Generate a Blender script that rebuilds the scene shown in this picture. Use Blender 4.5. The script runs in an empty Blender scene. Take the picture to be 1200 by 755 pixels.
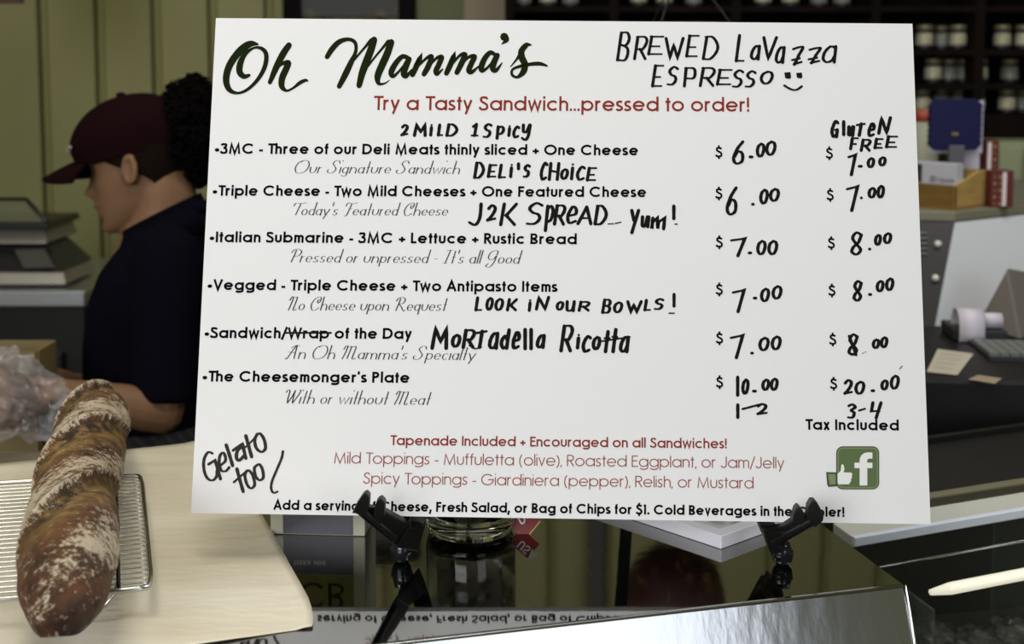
import bpy, math, random
from mathutils import Vector as V, Matrix
random.seed(7)
S = bpy.context.scene
COL = S.collection
# ------------------------------------------------------------------ camera
F = 1450.0; CY = 221.0; PITCH = math.radians(5); CAM = V((0, 0, 1.6))
RT = V((1, 0, 0)); UP = V((0, math.sin(PITCH), math.cos(PITCH))); FW = V((0, math.cos(PITCH), -math.sin(PITCH)))
cd = bpy.data.cameras.new('camera'); cam = bpy.data.objects.new('camera', cd); COL.objects.link(cam)
cam.location = CAM; cam.rotation_euler = (math.pi/2 - PITCH, 0, 0)
cd.sensor_width = 36; cd.lens = F/1200*36; cd.shift_y = -(377.5 - CY)/1200
cd.clip_start = .05
cd.dof.use_dof = True; cd.dof.focus_distance = 1.05; cd.dof.aperture_fstop = 7.0
S.camera = cam
# ------------------------------------------------------------------ light and exposure
w = bpy.data.worlds.new('world'); S.world = w; w.use_nodes = True
w.node_tree.nodes['Background'].inputs[0].default_value = (.62, .68, .80, 1)
w.node_tree.nodes['Background'].inputs[1].default_value = .24
S.view_settings.view_transform = 'Standard'; S.view_settings.look = 'None'
S.view_settings.exposure = 0.0; S.view_settings.gamma = 1.0; S.view_settings.use_curve_mapping = False
def area(name, loc, target, sx, sy, power, col):
    l = bpy.data.lights.new(name, 'AREA'); l.shape = 'RECTANGLE'; l.size = sx; l.size_y = sy; l.energy = power; l.color = col
    o = bpy.data.objects.new(name, l); COL.objects.link(o); o.location = loc
    o.rotation_euler = (V(target) - V(loc)).to_track_quat('-Z', 'Y').to_euler(); return o
area('shop_window_daylight', (-1.6, -2.2, 2.3), (0, 1.2, 1.3), 2.2, 1.7, 84, (.97, .98, 1))
area('shop_window_daylight', (1.9, -2.4, 2.2), (.3, 1.2, 1.3), 1.4, 1.7, 22, (.9, .95, 1))
area('ceiling_and_fill_glow', (-.5, .9, 3.1), (-.3, 1.1, 1.2), 1.4, .3, 15, (1, .95, .84))
area('ceiling_and_fill_glow', (1.25, 1.5, 3.1), (1.0, 2.1, 1.2), 1.2, .3, 17, (.97, .97, 1))  # added fill lamp, no known fixture; brightens the white appliance panel
area('rear_ceiling_light_glow', (-.4, 2.7, 3.2), (-.4, 3.3, 1.2), 2.4, .3, 8, (1, .92, .72))

def ray(px, py): return FW + RT*((px-600)/F) + UP*(-(py-CY)/F)
def at(px, py, Y): d = ray(px, py); return CAM + d*(Y/d.y)
def atz(px, py, z): d = ray(px, py); return CAM + d*((z-CAM.z)/d.z)
# ------------------------------------------------------------------ materials
MATS = {}
def mat(name, col, rough=.5, metal=0, spec=.5, noise=None, bump=None, emit=None, trans=0, alpha=1, coat=0):
    """noise=(scale, second colour, lo, hi, stretch) ; bump=(scale, strength, stretch)"""
    if name in MATS: return MATS[name]
    m = bpy.data.materials.new(name); m.use_nodes = True; nt = m.node_tree; b = nt.nodes['Principled BSDF']
    c = tuple(((x/255)/12.92 if x/255 <= .04045 else ((x/255+.055)/1.055)**2.4) for x in col) + (1,)
    b.inputs['Base Color'].default_value = c; b.inputs['Roughness'].default_value = rough
    b.inputs['Metallic'].default_value = metal; b.inputs['Specular IOR Level'].default_value = spec
    b.inputs['Transmission Weight'].default_value = trans; b.inputs['Alpha'].default_value = alpha
    b.inputs['Coat Weight'].default_value = coat
    def coords(st):
        tc = nt.nodes.new('ShaderNodeTexCoord'); mp = nt.nodes.new('ShaderNodeMapping')
        nt.links.new(tc.outputs['Object'], mp.inputs[0]); mp.inputs['Scale'].default_value = st; return mp.outputs[0]
    if noise:
        sc, c2, lo, hi, st = noise
        c2 = tuple(((x/255)/12.92 if x/255 <= .04045 else ((x/255+.055)/1.055)**2.4) for x in c2) + (1,)
        n = nt.nodes.new('ShaderNodeTexNoise'); n.inputs['Scale'].default_value = sc; n.inputs['Detail'].default_value = 5
        nt.links.new(coords(st), n.inputs['Vector'])
        r = nt.nodes.new('ShaderNodeValToRGB'); r.color_ramp.elements[0].position = lo; r.color_ramp.elements[1].position = hi
        r.color_ramp.elements[0].color = c; r.color_ramp.elements[1].color = c2
        nt.links.new(n.outputs[0], r.inputs[0]); nt.links.new(r.outputs[0], b.inputs['Base Color'])
    if bump:
        sc, stg, st = bump
        n = nt.nodes.new('ShaderNodeTexNoise'); n.inputs['Scale'].default_value = sc; n.inputs['Detail'].default_value = 4
        nt.links.new(coords(st), n.inputs['Vector'])
        bp = nt.nodes.new('ShaderNodeBump'); bp.inputs['Strength'].default_value = stg; bp.inputs['Distance'].default_value = .004
        nt.links.new(n.outputs[0], bp.inputs['Height']); nt.links.new(bp.outputs[0], b.inputs['Normal'])
    if emit:
        b.inputs['Emission Color'].default_value = c; b.inputs['Emission Strength'].default_value = emit
    MATS[name] = m; return m
O1 = (1, 1, 1)
# ------------------------------------------------------------------ mesh collector
class MB:
    def __init__(s): s.v = []; s.f = []
    def add(s, vs, fs):
        n = len(s.v); s.v += [V(x) for x in vs]; s.f += [tuple(i+n for i in q) for q in fs]; return s
    def hexa(s, p):   # 8 points: bottom loop 0-3, top loop 4-7
        return s.add(p, [(3,2,1,0),(4,5,6,7),(0,1,5,4),(1,2,6,5),(2,3,7,6),(3,0,4,7)])
    def box(s, c, d, rz=0):
        c = V(c); M = Matrix.Rotation(rz, 3, 'Z'); x, y, z = d[0]/2, d[1]/2, d[2]/2
        return s.hexa([c + M @ V(q) for q in ((-x,-y,-z),(x,-y,-z),(x,y,-z),(-x,y,-z),(-x,-y,z),(x,-y,z),(x,y,z),(-x,y,z))])
    def obox(s, o, a, b, c):   # corner + 3 edge vectors
        o, a, b, c = V(o), V(a), V(b), V(c)
        return s.hexa([o, o+a, o+a+b, o+b, o+c, o+a+c, o+a+b+c, o+b+c])
    def prism(s, poly, ext):   # planar polygon extruded by vector
        n = len(poly); P = [V(q) for q in poly]; e = V(ext)
        return s.add(P + [q+e for q in P], [tuple(range(n))[::-1], tuple(range(n, 2*n))] + [(i, (i+1) % n, n+(i+1) % n, n+i) for i in range(n)])
    def tube(s, pts, r, n=8, closed=False, cap=True):
        P = [V(q) for q in pts]; m = len(P); rs = r if isinstance(r, (list, tuple)) else [r]*m
        vs = []; nrm = None
        for i in range(m):
            if closed: t = P[(i+1) % m] - P[i-1]
            else: t = P[min(i+1, m-1)] - P[max(i-1, 0)]
            t.normalize()
            if nrm is None:
                nrm = t.orthogonal().normalized()
            nrm = (nrm - t*nrm.dot(t)).normalized(); bn = t.cross(nrm)
            for k in range(n):
                a = 2*math.pi*k/n; vs.append(P[i] + (nrm*math.cos(a) + bn*math.sin(a))*rs[i])
        fs = []
        for i in range(m if closed else m-1):
            j = (i+1) % m
            for k in range(n): l = (k+1) % n; fs.append((i*n+k, i*n+l, j*n+l, j*n+k))
        if not closed and cap: fs += [tuple(range(n))[::-1], tuple(range((m-1)*n, m*n))]
        return s.add(vs, fs)
    def rings(s, R, cap=True):
        n = len(R[0]); vs = [q for r in R for q in r]; fs = []
        for i in range(len(R)-1):
            for k in range(n): l = (k+1) % n; fs.append((i*n+k, i*n+l, (i+1)*n+l, (i+1)*n+k))
        if cap: fs += [tuple(range(n))[::-1], tuple(range((len(R)-1)*n, len(R)*n))]
        return s.add(vs, fs)
    def lathe(s, c, prof, n=24):
        c = V(c)
        return s.rings([[c + V((r*math.cos(2*math.pi*k/n), r*math.sin(2*math.pi*k/n), z)) for k in range(n)] for r, z in prof])
    def ball(s, c, r, n=10, m=6, rot=None):
        c = V(c); rr = r if isinstance(r, (tuple, list)) else (r, r, r); rot = rot or Matrix.Identity(3)
        return s.rings([[c + rot @ V((rr[0]*math.sin(t)*math.cos(2*math.pi*k/n), rr[1]*math.sin(t)*math.sin(2*math.pi*k/n), rr[2]*math.cos(t))) for k in range(n)]
                        for t in [math.pi*(i+.08)/(m+.16) for i in range(m+1)][::-1]])
ORG = {}
def empty(name, loc, label, cat, group=None):
    o = bpy.data.objects.new(name, None); COL.objects.link(o); o.location = loc; o.empty_display_size = .05
    ORG[o.name] = V(loc); o['label'] = label; o['category'] = cat
    if group: o['group'] = group
    return o
def obj(name, mb, m, parent=None, smooth=False, bevel=0, label=None, cat=None, group=None, kind=None):
    if parent is not None: org = ORG[parent.name]
    else:
        xs = [v.x for v in mb.v]; ys = [v.y for v in mb.v]; zs = [v.z for v in mb.v]
        org = V(((min(xs)+max(xs))/2, (min(ys)+max(ys))/2, min(zs)))
    me = bpy.data.meshes.new(name); me.from_pydata([v-org for v in mb.v], [], mb.f); me.update()
    me.materials.append(m)
    if smooth: me.shade_smooth()
    o = bpy.data.objects.new(name, me); COL.objects.link(o); ORG[o.name] = org
    if parent is not None: o.parent = parent
    else: o.location = org
    if bevel:
        b = o.modifiers.new('bevel', 'BEVEL'); b.width = bevel; b.segments = 2; b.limit_method = 'ANGLE'
    if label: o['label'] = label
    if cat: o['category'] = cat
    if group: o['group'] = group
    if kind: o['kind'] = kind
    return o
def dup(root, loc, label=None):
    r = root.copy(); COL.objects.link(r); r.location = loc; ORG[r.name] = V(loc)
    if label: r['label'] = label
    for ch in list(root.children):
        c = ch.copy(); COL.objects.link(c); c.parent = r
    return r
def remesh(o, vox, sm=4, smooth_fac=.5):
    r = o.modifiers.new('remesh', 'REMESH'); r.mode = 'VOXEL'; r.voxel_size = vox; r.use_smooth_shade = True
    q = o.modifiers.new('smooth', 'SMOOTH'); q.iterations = sm; q.factor = smooth_fac
def catmull(P, k=6, closed=False):
    n = len(P); out = []
    if n < 3: return list(P)
    for i in range(n if closed else n-1):
        if closed: p0, p1, p2, p3 = P[i-1], P[i], P[(i+1) % n], P[(i+2) % n]
        else: p0, p1, p2, p3 = P[max(i-1, 0)], P[i], P[i+1], P[min(i+2, n-1)]
        for j in range(k):
            t = j/k
            out.append(tuple(.5*((2*b) + (c-a)*t + (2*a-5*b+4*c-d)*t*t + (3*b-a-3*c+d)*t**3) for a, b, c, d in zip(p0, p1, p2, p3)))
    if not closed: out.append(tuple(P[-1]))
    return out

# ================================================================== THE ROOM
CZ = 1.20                       # counter height
M_wall = mat('olive_paint', (134, 132, 82), .6, noise=(3, (124, 122, 76), .3, .7, (1, 1, .3)))
M_dark = mat('dark_brown_wood', (14, 9, 8), .85, spec=.1, noise=(12, (26, 17, 13), .4, .7, (1, 1, .1)))
WY = 4.0
wb = obj('wall_back', MB().box((.1, WY+.08, 1.65), (5.8, .1, 3.3)), M_wall, kind='structure')
px_step = 66*WY/F
x = at(48, 100, WY).x - px_step*8
pl = []
prev = None
for i in range(32):
    x0 = x + i*px_step
    if x0 > 2.9: break
    mb = MB()
    g = .005
    prof = [(x0+g, .03), (x0+g+.004, .0), (x0+g+.010, -.003), (x0+g+.015, 0), (x0+g+.018, .006), (x0+g+.024, .0), (x0+px_step-g-.003, 0), (x0+px_step-g, .03)]
    mb.prism([(a, WY+b, 0) for a, b in prof], (0, 0, 3.3))
    if prev is None:
        prev = obj('panel', mb, M_wall, wb)
    else:
        c = prev.copy(); COL.objects.link(c); c.location = (i*px_step, 0, 0)
obj('floor', MB().box((0, 1, -.05), (7, 8, .1)), mat('floor_tile', (96, 84, 70), .5, noise=(6, (80, 70, 60), .3, .7, O1)), kind='structure')
obj('ceiling', MB().box((.1, .55, 3.35), (5.8, 7.1, .1)), mat('ceiling_paint', (190, 186, 165), .8), kind='structure')
obj('wall_left', MB().box((-2.75, .55, 1.65), (.1, 7.1, 3.3)), M_wall, kind='structure')
obj('wall_right', MB().box((3.0, .55, 1.65), (.1, 7.1, 3.3)), M_wall, kind='structure')
obj('wall_front', MB().box((.1, -2.95, 1.65), (5.8, .1, 3.3)), mat('front_wall_paint', (58, 58, 52), .7), kind='structure')
for nm_, cx_, w_ in (('window_1', -1.6, 2.3), ('window_2', 1.9, 1.5)):
    mb = MB()
    for dx_, dz_, sx_, sz_ in ((-w_/2, 0, .06, 1.8), (w_/2, 0, .06, 1.8), (0, .9, w_+.06, .06), (0, -.9, w_+.06, .06), (0, 0, .04, 1.8)): mb.box((cx_+dx_, -2.88, 2.25+dz_), (sx_, .05, sz_))
    obj(nm_, mb, mat('window_frame_paint', (60, 60, 58), .5), kind='structure')
# dark post rising above the shelf and pale door casing
p = at(568, 5, WY-.04)
obj('trim_1', MB().box((p.x, WY-.03, 1.5), (47*WY/F, .05, 3.0)), mat('casing_paint', (126, 112, 84), .5), kind='structure')
p = at(516, 5, WY-.02)
obj('trim_2', MB().box((p.x, WY-.02, 1.5), (56*WY/F, .03, 3.0)), mat('green_trim', (84, 88, 50), .6), kind='structure')
obj('trim_3', MB().box((.275, WY-.035, 2.74), (.05, .06, 1.12)), mat('black_paint', (12, 11, 11), .4), kind='structure')

# framed picture
a = at(331, 22, WY-.06); b = at(487, 22, WY-.06)
cz = at(408, 32, WY-.06).z
pf = empty('framed_picture', ((a.x+b.x)/2, WY-.05, cz), 'dark framed picture of foliage on the green wall above the menu board', 'picture')
W_ = b.x-a.x; H_ = .62; fw = .055
mb = MB()
for cx_, cz_, dx, dz in ((a.x+fw/2, cz+H_/2, fw, H_), (b.x-fw/2, cz+H_/2, fw, H_), ((a.x+b.x)/2, cz+.01, W_-2*fw, .02), ((a.x+b.x)/2, cz+H_-fw/2, W_-2*fw, fw)):
    mb.box((cx_, WY-.04, cz_), (dx, .04, dz))
obj('frame', mb, mat('black_frame', (14, 11, 13), .9, spec=.1), pf, bevel=.004)
obj('picture_print', MB().box(((a.x+b.x)/2, WY-.03, cz+H_/2), (W_-2*fw, .01, H_-.07)),
    mat('foliage_print', (20, 22, 14), .5, noise=(22, (92, 76, 44), .52, .75, O1)), pf)
# maroon hanging sign top left
p0 = at(-60, 4, 3.2); p1 = at(27, 4, 3.2)
hs = empty('hanging_sign', (p0.x/2+p1.x/2, 3.2, p1.z), 'maroon hanging board at the top left corner', 'sign')
obj('board', MB().box(((p0.x+p1.x)/2, 3.2, p1.z+.15), (p1.x-p0.x, .02, .3)), mat('maroon_paint', (70, 24, 22), .5), hs, bevel=.003)
for q in (p0.x+.03, p1.x-.03):
    obj('chain', MB().tube([(q, 3.2, p1.z+.3), (q, 3.2, 3.3)], .003, 6), mat('dull_steel', (120, 118, 110), .35, 1), hs)

# ================================================================== SHELF WITH JARS
SY = 3.72                        # front of the shelf
sx0 = at(593, 5, SY).x; sx1 = 2.55
rows = [at(1130, y, SY-.0).z for y in (134, 98, 58, 7)]   # shelf board top heights (jar feet)
rows.append(rows[-1] + .13)
sh = empty('wall_shelf', ((sx0+sx1)/2, SY+.12, rows[0]-.09), 'dark brown wall shelf unit holding rows of small jars', 'shelf')
for i, z in enumerate(rows):
    obj('shelf_board', MB().box(((sx0+sx1)/2, SY+.12, z-.009), (sx1-sx0, .24, .018)), M_dark, sh)
obj('back_panel', MB().box(((sx0+sx1)/2, SY+.245, (rows[0]+rows[-1]+.1)/2-.05), (sx1-sx0, .012, rows[-1]-rows[0]+.22)), M_dark, sh)
obj('top_board', MB().box(((sx0+sx1)/2, SY+.12, rows[-1]+.12), (sx1-sx0+.04, .26, .03)), M_dark, sh)
obj('bottom_rail', MB().box(((sx0+sx1)/2, SY+.01, rows[0]-.06), (sx1-sx0, .03, .085)), M_dark, sh)
ups = [593+4, 720, 863, 1027, 1150, 1300]
for q in ups:
    X = at(q, 5, SY).x
    obj('upright', MB().box((X, SY+.12, (rows[0]+rows[-1])/2), (.028, .242, rows[-1]-rows[0]+.2)), M_dark, sh)
M_glass = mat('jar_glass', (235, 238, 225), .08, alpha=.22, spec=.6)
M_lid = mat('tan_lid', (132, 122, 92), .35, .3)
M_fill = mat('pale_preserve', (168, 158, 104), .5, noise=(40, (90, 80, 44), .45, .75, O1))
M_blk = mat('black_rubber', (16, 15, 15), .5)
M_fill2 = mat('dim_preserve', (66, 60, 46), .5, noise=(40, (36, 32, 26), .45, .75, O1))
def jar(label, X, Y, z, fill):
    r = .026; j = empty('preserve_jar', (X, Y, z), label, 'jar', 'preserve jars on the dark wall shelf')
    obj('jar_body', MB().lathe((X, Y, z), [(r*.8, 0), (r, .004), (r*1.02, .01), (r, .045), (r*.85, .053), (r*.8, .055)], 18), M_glass, j, True)
    obj('contents', MB().lathe((X, Y, z), [(r*.7, .004), (r*.93, .008), (r*.93, .044), (r*.8, .049)], 14), fill, j, True)
    obj('base_ring', MB().lathe((X, Y, z), [(r*.98, .0005), (r*1.04, .004), (r*1.04, .014), (r*.98, .016)], 16), M_blk, j, True)
    obj('rim_band', MB().lathe((X, Y, z), [(r*.9, .053), (r*.96, .054), (r*.96, .060), (r*.9, .061)], 16), M_blk, j, True)
    obj('lid', MB().lathe((X, Y, z), [(r*.9, .0612), (r*.95, .062), (r*.95, .072), (r*.85, .075)], 18), M_lid, j, True)
    return j
spec = [
 (3, [(613, 1), (642, 0), (668, 1), (748, 0), (778, 0), (812, 1), (893, 0), (925, 0), (958, 1), (985, 1)], 'jar just above the top edge of the menu board'),
 (2, [(1083, 0), (1103, 1), (1122, 0), (1139, 1), (1174, 0), (1199, 0)], 'jar in the top row to the right of the menu board'),
 (1, [(1094, 0), (1112, 1), (1131, 1), (1148, 0), (1184, 1)], 'jar in the middle row to the right of the menu board'),
 (0, [(1082, 0), (1104, 1), (1125, 1), (1146, 0), (1182, 0), (1200, 1)], 'jar in the lowest row around the blue tray'),
]
ordn = ['leftmost', 'second', 'third', 'fourth', 'fifth', 'sixth', 'seventh', 'eighth', 'ninth', 'tenth']
pj = {}
for r_, lst, txt in spec:
    for k, (q, dim) in enumerate(lst):
        Y = SY+.06+.05*dim; X = at(q, 60, Y).x; z = rows[r_]
        lab = '%s %s %s' % (ordn[k], 'dim brown' if dim else 'pale yellow', txt)
        if dim not in pj: pj[dim] = jar(lab, X, Y, z, M_fill2 if dim else M_fill)
        else: dup(pj[dim], (X, Y, z), lab)

# ================================================================== STEEL SERVICE COUNTER
M_steel = mat('polished_steel', (148, 148, 146), .05, 1, bump=(30, .02, (1, 1, 1)))
M_brush = mat('brushed_steel', (170, 172, 176), .16, 1, bump=(60, .06, (1, 1, .12)))
fr = atz(1060, 685, CZ); fl = atz(460, 753, CZ); d = (fl-fr).normalized(); fl = fr + d*1.25
br = fr + (atz(965, 615, CZ)-fr).normalized()*.62
b0 = atz(0, 545, CZ); b1 = atz(225, 520, CZ); db = (b0-b1).normalized()
bl = b1 + db*.75
# back right: intersect side line with back line direction
n = V((-db.y, db.x, 0)); t = (b1-fr).dot(n)/((br-fr).dot(n)); br = fr + (br-fr)*t
nf = V((d.y, -d.x, 0)); nf = nf if nf.y < 0 else -nf        # outward, to the viewer
sc_ = empty('service_counter', ((fl.x+fr.x)/2, (fl.y+br.y)/2, 0), 'stainless steel service counter with polished top under the menu board', 'counter')
dz = V((0, 0, -.003))
mb = MB().hexa([fl+dz, fr+dz, br+dz, bl+dz, fl, fr, br, bl])
obj('steel_top', mb, M_steel, sc_, bevel=.0015)
slope = nf*.20
low = V((0, 0, -.50))
ins = nf*-.0005 + V((0, 0, -.003))
th = nf*-.02
mb = MB().hexa([fl+ins+slope+low, fr+ins+slope+low, fr+ins+slope+low+th, fl+ins+slope+low+th, fl+ins, fr+ins, fr+ins+th, fl+ins+th])
obj('front_panel', mb, M_brush, sc_)
zz = lambda P, z: V((P.x, P.y, z))
sd = (br-fr).normalized()*.02
mb = MB().hexa([zz(fl+slope*.9, .0), zz(fr+slope*.9, .0), zz(br, 0), zz(bl, 0), zz(fl+slope*.9, .67), zz(fr+slope*.9, .67), zz(br, .67), zz(bl, .67)])
obj('base_cabinet', mb, mat('cabinet_white', (190, 190, 186), .4), sc_)
ci = d*.006 - nf*.03; bk = nf*.02
mb = MB().hexa([zz(fr+ci, .67), zz(br+d*.006+bk, .67), zz(br+d*.026+bk, .67), zz(fr+ci+d*.02, .67), zz(fr+ci, CZ-.004), zz(br+d*.006+bk, CZ-.004), zz(br+d*.026+bk, CZ-.004), zz(fr+ci+d*.02, CZ-.004)])
obj('side_panel', mb, M_brush, sc_)
# corner edge strip, bright
mb = MB().tube([fr+ins+V((.0005, 0, .002)), fr+ins+slope+low], .0014, 8)
obj('corner_trim', mb, mat('bright_edge', (235, 238, 245), .2, 1), sc_, True)
mb = MB().tube([fl+V((0, 0, -.0012))+nf*.001, fr+V((0, 0, -.0012))+nf*.001], .0012, 8)
obj('front_edge', mb, mat('edge_steel', (190, 190, 186), .25, 1), sc_, True)

# butcher paper on the counter
M_paper = mat('butcher_paper', (232, 226, 208), .38, noise=(5, (224, 214, 190), .35, .65, (1, 2.5, 1)), bump=(6, .9, (1, 3.5, 1)))
pc = [atz(-70, 552, CZ), atz(232, 519.5, CZ), atz(300, 597, CZ), atz(369, 714, CZ), atz(366, 737, CZ), atz(258, 753, CZ), atz(-70, 790, CZ)]
import bisect
mb = MB()
N = 40; vs = []; fs = []
A0, A1 = atz(-90, 555, CZ), atz(232, 519.5, CZ)
B0, B1 = atz(-60, 830, CZ), atz(368, 722, CZ)
side = [(232, 519.5), (272, 563), (303, 600), (337, 660), (368, 716), (369, 727), (366, 737)]
front = [(366, 737), (330, 742), (258, 754), (100, 778), (-60, 800)]
def lerp_pts(L, t):
    L = [atz(q[0], q[1], CZ) for q in L]
    ds = [0]
    for i in range(1, len(L)): ds.append(ds[-1] + (L[i]-L[i-1]).length)
    s = t*ds[-1]
    for i in range(1, len(L)):
        if s <= ds[i]+1e-9: return L[i-1].lerp(L[i], (s-ds[i-1])/(ds[i]-ds[i-1]))
    return L[-1]
for i in range(N+1):
    t = i/N
    R_ = lerp_pts(side, t); L_ = atz(-90, 555, CZ).lerp(atz(-60, 800, CZ), t)
    for k in range(N+1):
        s = k/N; P = L_.lerp(R_, s)
        if t > .9: # bend the front rows to the front line
            Q = lerp_pts(front, 1-s); P = P.lerp(Q, (t-.9)/.1)
        from mathutils import noise as nz_
        hgt = .0014 + .0016*max(0, nz_.noise(V((P.x*5, P.y*26, 0)))+.5*nz_.noise(V((P.x*11+3, P.y*50, 1)))) + .0011*(math.sin(P.y*38+P.x*9+math.sin(P.x*14)*1.5)+1)*.5*max(0, s-.3) + .0006*math.sin(P.x*50)*t
        if s > .97: hgt += .001
        vs.append(zz(P, CZ+max(.0008, hgt)))
for i in range(N):
    for k in range(N): q = i*(N+1)+k; fs.append((q, q+N+1, q+N+2, q+1))
pp = obj('butcher_paper', MB().add(vs, fs), M_paper, smooth=True, label='cream sheet of butcher paper covering the left of the counter under the loaf', cat='paper')
sm = pp.modifiers.new('thickness', 'SOLIDIFY'); sm.thickness = .0005; sm.offset = -1

# ================================================================== COOLING RACK
RZ = CZ+.022
M_wire = mat('chrome_wire', (200, 200, 196), .2, 1)
M_dwire = mat('baked_wire', (38, 30, 24), .5, .6)
r_fr = atz(178, 690, RZ); r_br = atz(166, 557, RZ); r_dir = (atz(0, 709, RZ)-atz(150, 698, RZ)).normalized()
up_d = (r_br-r_fr)
rk = empty('cooling_rack', (r_fr + r_dir*.15 + up_d*.5)*1.0 - V((0, 0, .022)), 'chrome wire cooling rack under the twisted bread loaf', 'cooling rack')
Lr = .34
def rp(u, v_, z=0): return r_fr + r_dir*(u*Lr) + up_d*v_ + V((0, 0, z))
def rloop(z, ins, corner=.03):
    pts = []
    for cu, cv, su, sv in ((0, 0, 1, 1), (1, 0, -1, 1), (1, 1, -1, -1), (0, 1, 1, -1)):
        c = rp(cu, cv, z) + r_dir*su*ins + up_d.normalized()*sv*ins
        e1 = up_d.normalized()*sv*corner; e2 = r_dir*su*corner
        k = [c+e1, c+e1*.3+e2*.08*0+e2*.05, c+e1*.1+e2*.1, c+e1*.05+e2*.3, c+e2]
        if (cu, cv) in ((1, 0), (0, 1)): k = k[::-1]
        pts += k
    return pts
obj('rim', MB().tube(rloop(0, 0), .0022, 8, closed=True), M_wire, rk, True)
nw = 27; w0 = None
for i in range(nw):
    v_ = (i+.7)/(nw+.4)
    z = .0022
    if w0 is None:
        w0 = obj('wire', MB().tube([rp(.002, v_, -.001), rp(.02, v_, z), rp(.98, v_, z), rp(.998, v_, -.001)], .00095, 6), M_wire, rk, True); v0 = v_
    else:
        c = w0.copy(); COL.objects.link(c); c.location = up_d*(v_-v0)
for u in (.07, .42, .66, .95):
    obj('cross_wire', MB().tube([rp(u, .002, 0), rp(u, .02, .0044), rp(u, .98, .0044), rp(u, .998, 0)], .0016, 6), M_dwire, rk, True)
for u, v_ in ((.10, .08), (.72, .08), (.10, .92), (.72, .92)):
    obj('foot', MB().tube([rp(u-.03, v_, 0), rp(u-.02, v_, -.012), rp(u, v_, -.0195), rp(u+.02, v_, -.012), rp(u+.03, v_, 0)], .0015, 6), M_wire, rk, True)

# ================================================================== TWISTED LOAF
spine_px = [(62, 732, .012), (70, 716, .024), (76, 690, .0335), (80, 655, .0375), (84, 620, .0385), (86, 590, .0375), (93, 560, .0385), (101, 535, .0385), (106, 515, .0385), (110, 497, .038), (113, 482, .033), (114, 473, .022), (115, 468, .010)]
LZ0 = RZ+.0062
sp = [(*atz(a_, b_, LZ0+max(r_*.86, .024)*.9), r_*.86) for a_, b_, r_ in spine_px]
sp = catmull(sp, 20)
NR = 128
def vnoise(x, y, z): 
    from mathutils import noise
    return noise.noise(V((x, y, z)))
vs = []; cols = []
m_ = len(sp); tot = 0; dist = [0]
for i in range(1, m_):
    tot += (V(sp[i][:3])-V(sp[i-1][:3])).length; dist.append(tot)
for i in range(m_):
    c = V(sp[i][:3]); r_ = sp[i][3]
    t = V(sp[min(i+1, m_-1)][:3]) - V(sp[max(i-1, 0)][:3]); t.normalize()
    rt = t.cross(V((0, 0, 1))).normalized(); u_ = rt.cross(t)
    s = dist[i]/tot
    for k in range(NR):
        th_ = 2*math.pi*k/NR
        # helix phase: sawtooth lips of the twist
        ph = s*3.4 + th_/(2*math.pi)*2 + .56 + .05*math.sin(th_*3+s*9)
        fr_ = ph - math.floor(ph)
        topness = max(0, math.sin(th_)); fade = max(0, min(1, (s-.10)/.08))
        saw = (1-fr_)**1.5            # 1 just after the lip, falling to 0
        edge = math.exp(-(fr_/.035)**2)
        amp = (.17*saw - .15*math.exp(-((fr_-.86)/.12)**2))*(.25+.75*topness)*fade
        nn = vnoise(c.x*30+math.cos(th_)*1.3, c.y*30, math.sin(th_)*1.3)
        n2 = vnoise(c.x*110+math.cos(th_)*5, c.y*110, math.sin(th_)*5)
        rr = r_*(1+amp+.05*nn+.018*n2+.03*edge*topness)
        x_ = math.cos(th_)*rr*1.03; z_ = math.sin(th_)*rr
        z_ = max(z_, -r_*.80)
        P = c + rt*x_ + u_*z_
        P.z = max(P.z, LZ0)
        vs.append(P)
        tear = 1 if .60 < fr_+.10*n2+.06*nn < .985 else 0
        tear = max(0, min(1, (fr_+.10*n2-.48)*7))*topness**.5*fade
        if fr_ > .985: tear *= .3
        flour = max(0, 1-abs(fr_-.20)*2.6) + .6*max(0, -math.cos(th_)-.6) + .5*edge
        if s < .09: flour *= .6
        cols.append((tear, min(1, flour), max(0, min(1, math.exp(-((fr_-.93)/.07)**2)*(.55+1.2*n2)*1.5))*topness*fade, 1))  # tear, flour, and shade painted into the hollow before each lip
fs = []
for i in range(m_-1):
    for k in range(NR): l = (k+1) % NR; fs.append((i*NR+k, i*NR+l, (i+1)*NR+l, (i+1)*NR+k))
fs += [tuple(range(NR))[::-1], tuple(range((m_-1)*NR, m_*NR))]
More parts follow.
